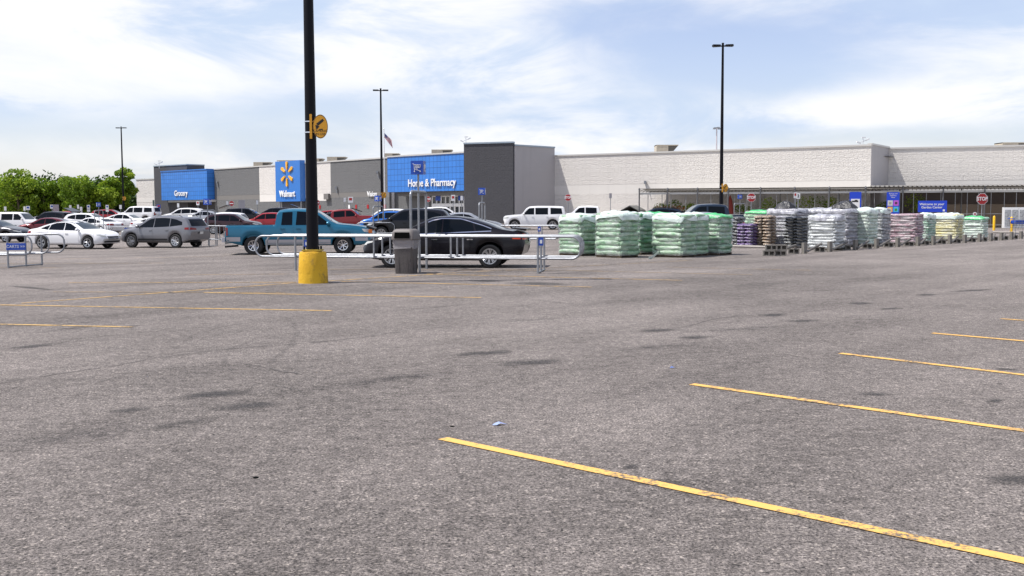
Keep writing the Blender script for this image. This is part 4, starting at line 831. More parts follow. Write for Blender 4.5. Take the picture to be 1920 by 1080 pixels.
ST = [  # px corner, py base, left width, right width, height, layers, material, label, top, m2
 (1090, 480.5, 1.12, .95, 1.42, 9, BG, 'pale green wrapped pallet stack at the left end, beside the rail ends', 'film', None),
 (1165, 484, 1.20, 1.05, 1.50, 9, BG, 'pale green pallet stack second from left, tall with crumpled clear top', 'film', None),
 (1202, 478, 1.05, .9, 1.46, 9, BGG, 'deep green pallet stack directly behind the second pale green stack', 'film', None),
 (1236, 474, 1.3, 1.0, 1.45, 9, BGT, 'green topped pallet stack tucked in behind the middle pale stack', 'green', None),
 (1278.5, 483.5, 1.30, .95, 1.44, 9, BG, 'white green banded pallet stack with a loose strip of film at its foot', 'film', None),
 (1304, 481, 1.0, .9, 1.44, 9, BG, 'pale green pallet stack half hidden right behind the banded one', 'film', None),
 (1348.5, 479, 1.12, .95, 1.40, 9, BG2, 'pallet stack with bright green domed cover at the right of the pale group', 'green', None),
 (1440, 458, 1.3, 1.0, 1.5, 10, BG, 'tall pale green stack with green cover behind the tan and black bags', 'green', None),
 (1493, 463, 1.5, 1.05, 1.6, 11, BL, 'tall lavender gray stack with a black bag on top', 'gray', None),
 (1547, 462, 1.35, 1.0, 1.58, 11, BGW, 'tall gray stack with loose hanging wrap, between two larger gray stacks', 'gray', None),
 (1566, 470, 1.22, .90, 1.34, 11, BW, 'front white gray pallet stack with evenly ribbed layers', 'gray', None),
 (1588, 464, 1.25, 1.1, 1.6, 11, BL, 'tall dark gray wrapped stack right behind the ribbed white one', 'gray', None),
 (1628, 463, .9, 1.0, 1.6, 11, BWG, 'white over pale green stack at the right of the gray stacks', 'film', None),
 (1654, 461, .7, .9, 1.6, 11, BKW, 'narrow black and white stack with torn white wrap', 'film', None),
 (1718, 459.5, 1.42, .85, 1.36, 11, BP, 'pink maroon pallet stack in the right half of the row', None, None),
 (1740, 456.5, .7, .9, 1.34, 11, BGT, 'green and white stack squeezed between the pink and the cream stacks', 'film', None),
 (1794, 452.5, 1.38, .9, 1.32, 10, BC, 'cream yellow pallet stack with white wrapped top', 'film', None),
 (1812, 447, .6, .7, 1.05, 9, BKW, 'small dark and white stack behind the cream stack', 'film', None),
 (1843, 449.5, 1.16, .8, 1.13, 9, BWG, 'rightmost pallet stack, green capped with white lower layers', 'green', BGT)]
for (a, b_, wl, wr, h, n, m, lab, top, m2) in ST: pallet_stack(a, b_, wl, wr, h, n, m, lab, top, 0, m2, .68)
def bag_mesh(w, d, h, seed):
    k = MB(); n = 12; mm = 8; vs = []
    for i in range(n+1):
        for j in range(mm):
            u = i/n*2-1; an = 2*math.pi*j/mm; th = (1-abs(u)**3.2)**.5*.5+.06 if abs(u) < 1 else .06; wd = (1-.16*abs(u)**4)
            p = Vector((u*w/2, math.copysign(abs(math.cos(an))**.6, math.cos(an))*d/2*wd, math.copysign(abs(math.sin(an))**.8, math.sin(an))*h*th)); q = mn.noise(p*7+Vector((seed, 0, 0)))*.03
            vs.append((p.x+q, p.y+q, p.z+q+h/2))
    k.add(vs, [(i*mm+j, i*mm+(j+1) % mm, (i+1)*mm+(j+1) % mm, (i+1)*mm+j) for i in range(n) for j in range(mm)]+[tuple(range(mm)), tuple(range(n*mm, (n+1)*mm))]); return k
def loose(pxc, pyb, cols, n, w, d, h, m, kind, grp, z0=.03):
    c = gp(pxc, pyb); me = [bag_mesh(w, d, h, s_).mesh('bag', m, 60) for s_ in range(4)]
    side = ['its left column', 'its right column'] if cols == 2 else ['its column']
    for j in range(cols):
        for i in range(n):
            o = bpy.data.objects.new('garden_bag', me[(i+j) % 4]); COL.objects.link(o); jj = cols-1-j
            p = c - UX*(w*.97*(jj+.5)) + VY*(d*.5+random.uniform(-.02, .02)) + UX*random.uniform(-.015, .015); o.location = (p.x, p.y, G(p.x, p.y)+z0+i*h*.86); o.rotation_euler = (random.uniform(-.04, .04), random.uniform(-.04, .04), ARZ+random.uniform(-.05, .05))
            pos = 'topmost' if i == n-1 else 'bottom' if i == 0 else ['', 'second', 'third', 'fourth', 'fifth', 'sixth', 'seventh', 'eighth', 'ninth', 'tenth', 'eleventh'][i]
            tag(o, ('%s, %s of %s' % (kind, pos, side[j])) if pos in ('topmost', 'bottom') else '%s, %s up in %s' % (kind, pos, side[j]), 'bag', grp)
BTAN = bagmat('bag_tan_black', (.30, .20, .12), (.03, .022, .02), (.45, .34, .25), .4, (1, 1, 2)); BBLK = bagmat('bag_black', (.012, .014, .016), (.03, .035, .035), (.30, .31, .32), .35, (1, 1, 3)); BPUR = bagmat('bag_purple', (.10, .03, .19), (.03, .015, .07), (.30, .25, .38), .35, (1, 1, 2))
loose(1409, 463.5, 2, 7, .40, .6, .155, BPUR, 'purple bag of the low purple stack', 'purple bags in the low open stack'); loose(1382, 462, 1, 9, .30, .6, .16, BBLK, 'black bag of the narrow stack behind the green domed pallet', 'black bags in the narrow stack')
loose(1443, 463.5, 2, 10, .43, .6, .15, BTAN, 'tan and black bag of the open two column stack', 'tan and black bags in the open stack'); loose(1504, 465.5, 2, 10, .46, .6, .145, BBLK, 'black bag of the open stack before the gray pallets', 'black bags in the wide open stack')
for (px, d, H_, w, lab) in ((1478, 43, 1.62, 1.2, 'black bag lump lying on the tall lavender gray stack'), (1590, 41.8, 1.62, 1.3, 'black bag lump lying on the tall dark gray stack')):
    q = gd(px, d); k = dome(w*.7, .6, 0, .26, .05, px); k.v = [v for v in k.v]; tag(k.build('bag_lump', FILMK, loc=q+Vector((0, .5, H_+.05)), rz=ARZ), lab, 'bag')
# loose film strip at the foot of the banded pallet
a = gp(1262, 476); b_ = gp(1219, 486); k = MB(); vs = []
for i in range(13):
    t = i/12; p = a.lerp(b_, t); z = .62*(1-t)**1.4+.02; off = -UX*0-VY*.06
    for s_ in (-1, 1): vs.append((p.x+off.x+.03*math.sin(i), p.y+off.y, z+s_*.045+.02*math.sin(i*1.7)))
k.add(vs, [(2*i, 2*i+1, 2*i+3, 2*i+2) for i in range(12)]); tag(k.build('film_strip', FILM), 'loose strip of pale film trailing to the ground from the banded pallet', 'plastic film')
# ------------------------------------------------------------ cinder blocks and pipes
def block_mesh():
    k = MB(); Lb, Wb, Hb, t = .40, .20, .20, .042
    for y in (-1, 1): k.box((0, y*(Wb/2-t/2), Hb/2), (Lb, t, Hb))
    for x in (-1, 0, 1): k.box((x*(Lb/2-t/2), 0, Hb/2), (t, Wb-2*t+.002, Hb-.002))
    k.box((0, 0, .02), (Lb-.01, Wb-.01, .03))
    return k.mesh('cinder_block', M_CBLK)
BM_ = block_mesh()
def block(p, rot, label):
    o = bpy.data.objects.new('cinder_block', BM_); COL.objects.link(o); o.location = p; o.rotation_euler = rot; return tag(o, label, 'cinder block', 'cinder blocks of the pipe barrier')
bp = [(1453, 480), (1507, 476), (1555, 472.5), (1603, 469), (1643, 466), (1683, 463.5), (1721, 461.5), (1750, 459.5), (1781, 457.5), (1809, 456), (1837, 454), (1858, 452.5), (1878, 451), (1897, 449.5), (1915, 448)]
marks = ['leftmost double stack', 'below the ribbed white stack', 'right of the ribbed white stack', 'at the foot of the tall dark gray stack', 'before the white over green stack', 'at the left end of the pink stack', 'at the right end of the pink stack', 'before the green and white stack',
         'at the left end of the cream stack', 'at the right end of the cream stack', 'before the green capped stack', 'just right of the green capped stack', 'left of the first bollard line', 'near the yellow bollards', 'at the right frame edge']
ords = ['first', 'second', 'third', 'fourth', 'fifth', 'sixth', 'seventh', 'eighth', 'ninth', 'tenth', 'eleventh', 'twelfth', 'thirteenth', 'fourteenth', 'fifteenth']
prev = None
for i, (px, py) in enumerate(bp):
    p = gp(px, py); u = UX; 
    if i == 0:
        for j, (dx, dz, nm) in enumerate(((-.2, 0, 'lower left'), (.2, 0, 'lower right'), (-.12, .193, 'upper left'), (.22, .193, 'upper right'))):
            q = p + Vector((dx, .12, dz+.1)) ; block(q, (R(90), 0, R(-6)), 'gray cinder block, %s one of the leftmost double stack' % nm)
    else:
        o_ = block(p+Vector((.0, .14, .195)), (0, R(90), ARZ+R(75)), 'gray cinder block standing on end, %s support from the left' % ords[i]); o_.scale = (1, .62, .8)
        block(p+Vector((-.30, .30, .095)), (R(90), 0, R(-8)), 'gray cinder block lying on its side, %s support from the left' % ords[i])
    if prev is not None:
        a = prev+Vector((.12, .10, .07 if i > 1 else .16)); b_ = p+Vector((-.22, .28, .30)); k = MB(); k.cyl(a, b_, .045, n=10); o = k.build('barrier_pipe', mat('pipe_gray', (.12, .108, .096), .7, var=.15, vscale=3), smooth=50)
        tag(o, 'gray pipe sloping between the %s and %s block supports from the left' % (ords[i-1], ords[i]), 'pipe', 'sloping pipes of the barrier')
    prev = p
for (a, b_, lab) in (((1372, 464), (1447, 466), 'thin pale pipe lying on the asphalt left of the double block stack'), ((1862, 437), (1935, 438), 'long thin pipe lying level beyond the last block supports')):
    A, B_ = gp(*a), gp(*b_); k = MB(); k.cyl(A+Vector((0, 0, .06)), B_+Vector((0, 0, .06)), .045, n=8); tag(k.build('barrier_pipe', M_CONC), lab, 'pipe')
# ------------------------------------------------------------ trees
def tree(px, d, h, w, label, mats, seed, nleaf=4200, dense=1.0, bare=.12):
    q = gd(px, d); rnd = random.Random(seed); h *= .80; T = thing('tree', label, 'tree', q, rnd.uniform(0, 6), 'trees behind the parking lot at left')
    k = MB(); k.tube([(0, 0, -.3), (rnd.uniform(-.1, .1), 0, h*.25), (rnd.uniform(-.3, .3), rnd.uniform(-.2, .2), h*.6)], .16, 7); limbs = []
    for i in range(7):
        a = rnd.uniform(0, 6.28); z = h*rnd.uniform(.2, .5); e = Vector((math.cos(a)*w*.33, math.sin(a)*w*.33, z+h*rnd.uniform(.15, .4))); k.tube([(0, 0, z), e*.5+Vector((0, 0, z*.5)), e], .06, 5); limbs.append(e)
    k.build('trunk', M_BARK, T)
    k = MB(); cl = [(Vector((0, 0, h*.62)), .30*w)]
    for e in limbs: cl.append((e, w*rnd.uniform(.16, .27)))
    for i in range(13): a = rnd.uniform(0, 6.28); rr = w*.5*rnd.uniform(.3, .85); zz = h*rnd.uniform(.12, .93); rr *= (1-.45*max(0, zz/h-.5)*2); cl.append((Vector((math.cos(a)*rr, math.sin(a)*rr, zz)), w*rnd.uniform(.10, .22)))
    tot = sum(r_**2 for c, r_ in cl)
    for c, r_ in cl: k.cur = rnd.choice((0, 0, 1)); leaves(k, c, (r_, r_, r_*rnd.uniform(.6, .95)), int(nleaf*r_**2/tot*dense), .19, rnd, .45)
    k.build('crown', mats, T); return T
lA = [leafA, leafB]; lD = [leafD, leafA]
names = ['lime green', 'mid green', 'dark green']
tl = [(-75, 150, 7.5, 7, lA), (-30, 152, 7.8, 7, lA), (4, 150, 7.6, 6.5, lA), (36, 146, 8.9, 6.2, lA), (62, 149, 7.8, 7, lA), (84, 148, 7.2, 5.6, lA), (104, 150, 8.3, 5.6, lA), (128, 152, 7.4, 6, lA), (150, 146, 7.1, 5.6, lA), (172, 152, 7.5, 6, lA), (190, 148, 6.8, 5, lA), (207, 152, 6.9, 5.0, lD), (214, 150, 8.2, 4.2, lA), (233, 152, 9.9, 4.4, lA), (246, 178, 6.2, 3.4, lD)]
tlab = ['leafy tree off the left frame edge', 'full tree cut by the left frame edge', 'bushy tree at the very left edge of the frame', 'tallest bushy tree above the big white vehicle', 'bushy tree right of the tallest left tree', 'low bright tree between two taller pointed ones', 'tall pointed tree above the raised tailgate', 'round bright tree left of the blue cart sign', 'broad bright tree over the blue cart sign', 'full bright tree left of the dark gap', 'low yellow green tree left of the far lamp post', 'dark tree just left of the farthest lamp post',
        'tree directly behind the farthest lamp post', 'tallest airy tree between the farthest lamp post and the white wall', 'dark tree right at the edge of the short white wall']
for i, ((px, d, h, w, ms), lb) in enumerate(zip(tl, tlab)): tree(px, d, h, w, lb, ms, 40+i)
tree(274, 195, 8.6, 5, 'treetop peeking above the short white wall left of the tower', lD, 90, 1800)
rnd = random.Random(5); k = MB()
for i in range(46): p = gd(-190+i*9.2, 176+rnd.uniform(-4, 4)); r_ = rnd.uniform(2.2, 3.4); leaves(k, (p.x, p.y, r_*.8+rnd.uniform(0, 1.8)), (r_*1.1, r_, r_*1.15), 420, .27, rnd, .5)
for i in range(40): p = gd(-160+i*10.0, 158+rnd.uniform(-3, 3)); leaves(k, (p.x, p.y, 1.4), (2.2, 1.5, 1.9), 300, .22, rnd, .3)
tag(k.build('woodland', leafD), 'dark undergrowth and woods beyond the left parking rows', 'woods', kind='stuff')
# ------------------------------------------------------------ vehicles
def interp(P, x, smooth=True):
    if x <= P[0][0]: return P[0][1]
    if x >= P[-1][0]: return P[-1][1]
    for i in range(len(P)-1):
        if P[i][0] <= x <= P[i+1][0]:
            x0, y0 = P[i]; x1, y1 = P[i+1]; h = x1-x0
            if h < 1e-6: return y1
            t = (x-x0)/h
            if not smooth or h < .12: return y0+(y1-y0)*t
            def sl(j):
                if j <= 0 or j >= len(P)-1: return None
                a = (P[j][1]-P[j-1][1])/max(1e-6, P[j][0]-P[j-1][0]); b = (P[j+1][1]-P[j][1])/max(1e-6, P[j+1][0]-P[j][0])
                return 0 if a*b <= 0 else 2*a*b/(a+b)
            d = (y1-y0)/h; m0 = sl(i); m1 = sl(i+1); m0 = d if m0 is None else m0; m1 = d if m1 is None else m1
            return (2*t**3-3*t*t+1)*y0+(t**3-2*t*t+t)*h*m0+(-2*t**3+3*t*t)*y1+(t**3-t*t)*h*m1
SPEC = {
 'sedan': dict(L=4.84, w=.91, ws=.845, tum=.42, r=.335, wx=(1.42, -1.38), sill=.24, top=[(-2.42, .70), (-2.38, .93), (-2.2, 1.02), (-1.72, 1.10), (-1.25, 1.27), (-.75, 1.40), (-.2, 1.455), (.25, 1.43), (.62, 1.30), (1.2, 1.02), (1.7, .93), (2.1, .82), (2.33, .68), (2.42, .55)],
   belt=[(-2.42, .68), (-2.3, .90), (-1.7, 1.0), (-.5, .96), (.6, .93), (1.2, .915), (1.8, .83), (2.2, .70), (2.42, .52)], wind=(1.10, .34, 1.04, 1.37), rearw=(1.10, 1.33), front=.62, 
   wins=[([(.98, .965), (.02, .985)], [(.40, 1.27), (.32, 1.31), (.0, 1.375)]), ([(-.04, .985), (-.95, 1.01)], [(-.04, 1.375), (-.55, 1.36), (-.86, 1.27)]), ([(-1.0, 1.01), (-1.42, 1.06)], [(-.92, 1.25), (-1.15, 1.185), (-1.42, 1.085)])],
   doors=[(.92, .03), (-.01, -.98)], dz=(.33, .90), hl=([(.50, .60), (.80, .66)], [(.52, .68), (.80, .76)]), tl=([(.42, .80), (.80, .80)], [(.42, .96), (.80, .96)]), kind='car'),
 'suv': dict(L=4.80, w=.95, ws=.90, tum=.30, r=.37, wx=(1.45, -1.40), sill=.30, top=[(-2.40, .85), (-2.36, 1.05), (-2.25, 1.20), (-2.02, 1.50), (-1.86, 1.60), (-1.3, 1.67), (-.4, 1.70), (.25, 1.66), (.62, 1.50), (1.22, 1.14), (1.7, 1.05), (2.1, .97), (2.32, .82), (2.40, .62)],
   belt=[(-2.40, .83), (-2.3, 1.06), (-1.6, 1.12), (0, 1.06), (1.2, 1.03), (1.8, .95), (2.2, .82), (2.4, .60)], wind=(1.12, .34, 1.15, 1.61), rearw=(1.16, 1.52), front=.68,
   wins=[([(1.0, 1.09), (.02, 1.10)], [(.42, 1.45), (.3, 1.52), (.0, 1.575)]), ([(-.04, 1.10), (-1.0, 1.14)], [(-.04, 1.575), (-.6, 1.59), (-1.0, 1.565)]), ([(-1.05, 1.14), (-1.82, 1.22)], [(-1.05, 1.56), (-1.4, 1.51), (-1.78, 1.38)])],
   doors=[(.95, .02), (-.02, -1.02)], dz=(.38, 1.02), hl=([(.50, .74), (.86, .78)], [(.52, .84), (.86, .90)]), tl=([(.40, .96), (.88, .96)], [(.40, 1.05), (.88, 1.10)]), kind='car'),
 'bigsuv': dict(L=5.15, w=1.0, ws=.96, tum=.20, r=.40, wx=(1.60, -1.42), sill=.34, top=[(-2.57, .8), (-2.55, 1.20), (-2.48, 1.30), (-2.36, 1.72), (-2.26, 1.83), (-1.5, 1.88), (-.3, 1.89), (.38, 1.85), (.62, 1.74), (1.12, 1.24), (1.8, 1.19), (2.35, 1.12), (2.52, 1.0), (2.57, .75)],
   belt=[(-2.57, .8), (-2.5, 1.18), (-1, 1.18), (1.1, 1.16), (1.9, 1.10), (2.4, 1.0), (2.57, .72)], wind=(1.08, .45, 1.27, 1.78), rearw=(1.28, 1.72), front=.8,
   wins=[([(.95, 1.22), (.05, 1.22)], [(.52, 1.65), (.42, 1.72), (.05, 1.74)]), ([(-.05, 1.22), (-1.05, 1.22)], [(-.05, 1.74), (-1.05, 1.74)]), ([(-1.25, 1.24), (-2.2, 1.26)], [(-1.25, 1.74), (-2.12, 1.70)])],
   doors=[(.98, .03), (-.03, -1.12)], dz=(.42, 1.14), hl=([(.58, .86), (.92, .88)], [(.58, 1.02), (.92, 1.04)]), tl=([(.78, .90), (.93, .90)], [(.78, 1.25), (.93, 1.25)]), kind='car'),
 'hatch': dict(L=4.25, w=.88, ws=.82, tum=.36, r=.33, wx=(1.30, -1.25), sill=.25, top=[(-2.12, .72), (-2.08, 1.02), (-1.95, 1.15), (-1.68, 1.40), (-1.2, 1.50), (-.4, 1.54), (.2, 1.51), (.6, 1.36), (1.25, 1.03), (1.7, .93), (2.0, .78), (2.12, .58)],
   belt=[(-2.12, .7), (-2.0, .98), (-1, 1.0), (1.2, .93), (1.8, .82), (2.12, .55)], wind=(1.15, .34, 1.05, 1.46), rearw=(1.10, 1.36), front=.64,
   wins=[([(1.0, .98), (.0, 1.0)], [(.42, 1.34), (.3, 1.40), (.0, 1.44)]), ([(-.05, 1.0), (-.9, 1.03)], [(-.05, 1.44), (-.9, 1.42)]), ([(-.95, 1.03), (-1.55, 1.10)], [(-.95, 1.41), (-1.5, 1.32)])],
   doors=[(.9, .02), (-.02, -.93)], dz=(.34, .93), hl=([(.46, .64), (.78, .68)], [(.46, .76), (.78, .84)]), tl=([(.5, .85), (.78, .85)], [(.5, 1.02), (.78, 1.02)]), kind='car'),
 'pickup': dict(L=5.50, w=.98, ws=.93, tum=.30, r=.345, wx=(1.55, -1.72), sill=.36, top=[(-2.75, .55), (-2.745, 1.08), (-2.70, 1.10), (-.98, 1.10), (-.93, 1.12), (-.88, 1.52), (-.80, 1.64), (-.3, 1.70), (.35, 1.68), (.62, 1.58), (1.38, 1.14), (1.9, 1.09), (2.35, 1.02), (2.62, .92), (2.72, .78), (2.75, .5)],
   belt=[(-2.75, .5), (-2.74, 1.05), (-.9, 1.06), (1.3, 1.06), (2.0, 1.0), (2.5, .90), (2.75, .48)], wind=(1.28, .50, 1.16, 1.60), rearw=(1.16, 1.54), front=.74, bed=(-2.68, -1.02),
   wins=[([(1.12, 1.10), (-.17, 1.10)], [(.62, 1.48), (.45, 1.56), (-.13, 1.60)]), ([(-.30, 1.10), (-.70, 1.10)], [(-.30, 1.58), (-.66, 1.56)])],
   doors=[(1.18, -.22), (-.25, -.80)], dz=(.42, 1.05), hl=([(.45, .76), (.88, .78)], [(.45, .92), (.88, .94)]), tl=([(.82, .70), (.92, .70)], [(.82, 1.02), (.92, 1.02)]), kind='truck'),
 'crew': dict(L=5.85, w=1.0, ws=.965, tum=.24, r=.40, wx=(1.85, -1.80), sill=.42, top=[(-2.92, .7), (-2.91, 1.24), (-2.86, 1.27), (-1.28, 1.27), (-1.24, 1.29), (-1.18, 1.70), (-1.08, 1.84), (-.4, 1.91), (.4, 1.88), (.68, 1.78), (1.30, 1.30), (2.0, 1.25), (2.6, 1.18), (2.86, 1.02), (2.92, .7)],
   belt=[(-2.92, .7), (-2.9, 1.22), (1.2, 1.20), (2.1, 1.14), (2.7, 1.02), (2.92, .66)], wind=(1.22, .55, 1.33, 1.80), rearw=(1.34, 1.72), front=.85, bed=(-2.84, -1.30),
   wins=[([(1.02, 1.26), (.08, 1.26)], [(.62, 1.66), (.5, 1.74), (.08, 1.77)]), ([(-.02, 1.26), (-.98, 1.26)], [(-.02, 1.77), (-.95, 1.74)])],
   doors=[(1.08, .06), (.01, -1.08)], dz=(.48, 1.18), hl=([(.60, .92), (.93, .94)], [(.60, 1.08), (.93, 1.10)]), tl=([(.84, .82), (.95, .82)], [(.84, 1.18), (.95, 1.18)]), kind='truck')}
WH = {}
def wheel_meshes(r, style):
    if (r, style) in WH: return WH[(r, style)]
    wd = .21; k = MB(); rr = r*.66 if style != 'steel' else r*.56
    k.lathe([(rr, -wd/2+.015), (rr+.03, -wd/2), (r-.03, -wd/2), (r, -wd/2+.035), (r, wd/2-.035), (r-.03, wd/2), (rr+.03, wd/2), (rr, wd/2-.015), (rr, -wd/2+.015)], 28, axis='y'); ty = k.mesh('wheel', M_TYRE, 40)
    k = MB(); sgn = -1; y = -wd/2
    k.lathe([(rr*1.0, y+.0), (rr*1.01, y-.012), (rr*.90, y-.008), (rr*.86, y+.05), (rr*.86, y+.12)], 28, axis='y')
    k.cur = 1; k.lathe([(rr*.88, y+.10), (0, y+.09)], 20, axis='y'); k.cur = 0
    n = {'five': 5, 'multi': 8, 'steel': 8, 'dark': 5}[style]
    for i in range(n):
        a = 2*math.pi*i/n+.3
        for da in ((-.13, .13) if style in ('multi', 'dark', 'five') else (0,)):
            w_ = .045 if style != 'steel' else .075; a1 = a+da; p = (rr*.15*math.cos(a), y+.02, rr*.15*math.sin(a)); q = (rr*.92*math.cos(a1), y-.004, rr*.92*math.sin(a1)); k.bar(p, q, .03 if False else w_*(r/.36), .025)
    k.lathe([(rr*.26, y+.05), (rr*.24, y-.0), (rr*.1, y-.012), (0, y-.012)], 14, axis='y')
    m = {'dark': M_RIM, 'five': M_RIM, 'multi': M_RIM, 'steel': M_CHR}[style]; ri = k.mesh('rim', [m, M_RIMD if style != 'dark' else M_BLKP], 40)
    WH[(r, style)] = (ty, ri); return ty, ri
def make_car(ty, pm, label, detail=True, rim='multi', cat=None, lower=None, rack=False, group=None, gl=None, trim=None, wcol=None):
    S = SPEC[ty]; Lh = S['L']/2; bed = S.get('bed')
    T = thing({'sedan': 'sedan', 'suv': 'suv', 'bigsuv': 'large_suv', 'hatch': 'hatchback', 'pickup': 'pickup_truck', 'crew': 'crew_cab_pickup'}[ty], label, cat or {'sedan': 'car', 'suv': 'suv', 'bigsuv': 'suv', 'hatch': 'car', 'pickup': 'pickup truck', 'crew': 'pickup truck'}[ty], (0, 0, 0), 0, group)
    xs_ = set(-Lh+i*S['L']/52 for i in range(53)) | {p[0] for p in S['top']}
    for wx in S['wx']:
        for i in range(-9, 10): xs_.add(wx+(S['r']+.06)*math.sin(R(i*10)))
        xs_.add(wx-(S['r']+.065)); xs_.add(wx+(S['r']+.065))
    if bed: xs_ |= {bed[0]-.001, bed[0]+.001, bed[1]-.001, bed[1]+.001}
    X = sorted(xs_); X = [x for i, x in enumerate(X) if i == 0 or x-X[i-1] > .0015]; rings = []
    for x in X:
        e = min(1, max(0, (abs(x)-(Lh-.55))/.55)); tap = 1-.17*e**2.3 if x > 0 else 1-.10*e**2.6
        if S['kind'] == 'truck' and x < 0: tap = 1-.02*e
        w = S['w']*tap; ws = S['ws']*tap; bot = S['sill']+(.06*e if x > 0 else .14*e)
        for wx in S['wx']:
            q = (S['r']+.06)**2-(x-wx)**2
            if q > 0: bot = max(bot, S['r']+math.sqrt(q))
        belt = interp(S['belt'], x); top = max(interp(S['top'], x), belt+.01); h = top-belt; b0 = min(bot, belt-.1)
        ln = belt-b0
        pts = [(w*.93, b0), (w*.985, b0+min(.07, ln*.2)), (w*1.0, b0+ln*.42), (w*.992, b0+ln*.62), (w*.975, b0+ln*.84), (ws, belt-.004)]
        y5 = ws-.02-S['tum']*h*.45; y6 = ws-.02-S['tum']*h*.86
        if bed and bed[0] < x < bed[1]: pts += [(ws-.02, belt+.03), (ws-.06, belt+.03), (ws-.07, belt-.42), (.4, belt-.42), (0, belt-.42)]
        else: pts += [(y5, belt+h*.45), (y6, belt+h*.86), (max(.1, y6-.09), belt+h*.97), (y6*.5, top+.008*min(1, h*2)), (0, top+.014*min(1, h*2))]
        ring = []
        for (y, z) in pts:
            xx = x
            if abs(x) > Lh-.5 and S['kind'] == 'car':
                ef = (abs(x)-(Lh-.5))/.5; zt = .52 if x > 0 else .62; off = .13*max(0, (zt-z)/.3)**2 if z < zt else 0; off += (.05*(y/w)**2*3 if x > 0 else .04*(y/w)**2*2); xx = x-math.copysign(min(off, .3)*ef, x)
            elif abs(x) > Lh-.4 and x > 0: xx = x-(.16*(y/w)**2)*((x-(Lh-.4))/.4)
            ring.append((xx, y, z))
        rings.append(ring)
    m = len(rings[0]); k = MB(); vs = []
    for r_ in rings: vs += r_ + [(a, -b, c) for (a, b, c) in reversed(r_[:-1])]
    n = 2*m-1; fs = []
    for i in range(len(rings)-1):
        for j in range(n): fs.append((i*n+j, i*n+(j+1) % n, (i+1)*n+(j+1) % n, (i+1)*n+j))
    fs += [tuple(range(n)), tuple(range((len(rings)-1)*n, len(rings)*n))]; k.add(vs, fs); body = k.build('body', pm, T, smooth=32)
    bm = bmesh.new(); bm.from_mesh(body.data); bmesh.ops.triangulate(bm, faces=bm.faces); bv = BVHTree.FromBMesh(bm); bm.free()
    def resamp(P, n_):
        P = [Vector(p) for p in P]; ln = [0]
        for a, b in zip(P, P[1:]): ln.append(ln[-1]+(b-a).length)
        out = []
        for i in range(n_+1):
            t = ln[-1]*i/n_
            for j in range(len(P)-1):
                if t <= ln[j+1]+1e-9: u = (t-ln[j])/max(1e-9, ln[j+1]-ln[j]); out.append(P[j].lerp(P[j+1], u)); break
        return out
    def patch(name, mt, ax, lo, upp, n_=8, m_=4, off=.006, parent=None):
        A = resamp(lo, n_); B_ = resamp(upp, n_); vs = []; last = None
        for i in range(n_+1):
            for j in range(m_+1):
                a, b = A[i].lerp(B_[i], j/m_)
                if ax[0] == 'y': s_ = 1 if ax[1] == '+' else -1; o_ = Vector((a, 3*s_, b)); dr = Vector((0, -s_, 0))
                elif ax[0] == 'x': s_ = 1 if ax[1] == '+' else -1; o_ = Vector((5*s_, a, b)); dr = Vector((-s_, 0, 0))
                hit = bv.ray_cast(o_, dr)[0]
                if hit is None: hit = (last if last is not None else Vector((0, 0, .8)))
                last = hit; vs.append(hit-dr*off)
        kk = MB(); kk.add(vs, [(i*(m_+1)+j, (i+1)*(m_+1)+j, (i+1)*(m_+1)+j+1, i*(m_+1)+j+1) for i in range(n_) for j in range(m_)]); return kk.build(name, mt, parent or T, smooth=40)
    w = S['w']
    # glass
    wc, wr_, zc, zt = S['wind']; yb = w*.80; yt = S['ws']-S['tum']*(zt-zc)-.14
    patch('windshield', M_GLASSL, 'x+', [(-yb, zc), (yb, zc)], [(-yt, zt), (yt, zt)], 10, 6, .012)
    z0, z1 = S['rearw']; patch('rear_window', gl or M_GLASS, 'x-', [(-yb*.86, z0), (yb*.86, z0)], [(-yt*.93, z1), (yt*.93, z1)], 10, 5, .012)
    for s_ in ('+', '-'):
        for (lo, upp) in S['wins']: patch('side_window', gl or M_GLASS, 'y'+s_, lo, upp, 8, 4, .008)
        if trim:
            lo = [S['wins'][0][0][0], S['wins'][-1][0][-1]]; patch('window_trim', trim, 'y'+s_, [(lo[0][0]+.05, lo[0][1]-.035), (lo[1][0], lo[1][1]-.03)], [(lo[0][0]+.05, lo[0][1]-.01), (lo[1][0], lo[1][1]-.005)], 14, 1, .010)
            hi = [p for wd in S['wins'] for p in wd[1]]; patch('window_trim', trim, 'y'+s_, [(a, b+.012) for a, b in hi], [(a, b+.035) for a, b in hi], 14, 1, .010)
        for t, (d0, d1) in enumerate(S['doors']):
            if not detail: break
            dz = S['dz']; xa, xb = d0-.012, d1+.012; pts0 = [(xa, dz[0]), (xb, dz[0])]
            if t == 1 and S['kind'] == 'car': pts0 = [(xa, dz[0]), (max(xb, S['wx'][1]+S['r']+.1), dz[0])]
            dm = patch('door', lower if False else pm, 'y'+s_, pts0, [(xa, dz[1]), (xb, dz[1])], 6, 5, .007)
            y_ = (w+.012)*(1 if s_ == '+' else -1); kk = MB(); kk.box((xb+.14, y_*.985, dz[1]-.09), (.17, .035, .03)); kk.build('handle', M_CHR if trim else pm, dm)
        if lower: patch('lower_trim', lower, 'y'+s_, [(S['wx'][0]-S['r']-.10, S['sill']+.02), (S['wx'][1]+S['r']+.10, S['sill']+.02)], [(S['wx'][0]-S['r']-.10, S['sill']+.2), (S['wx'][1]+S['r']+.10, S['sill']+.2)], 12, 2, .013)
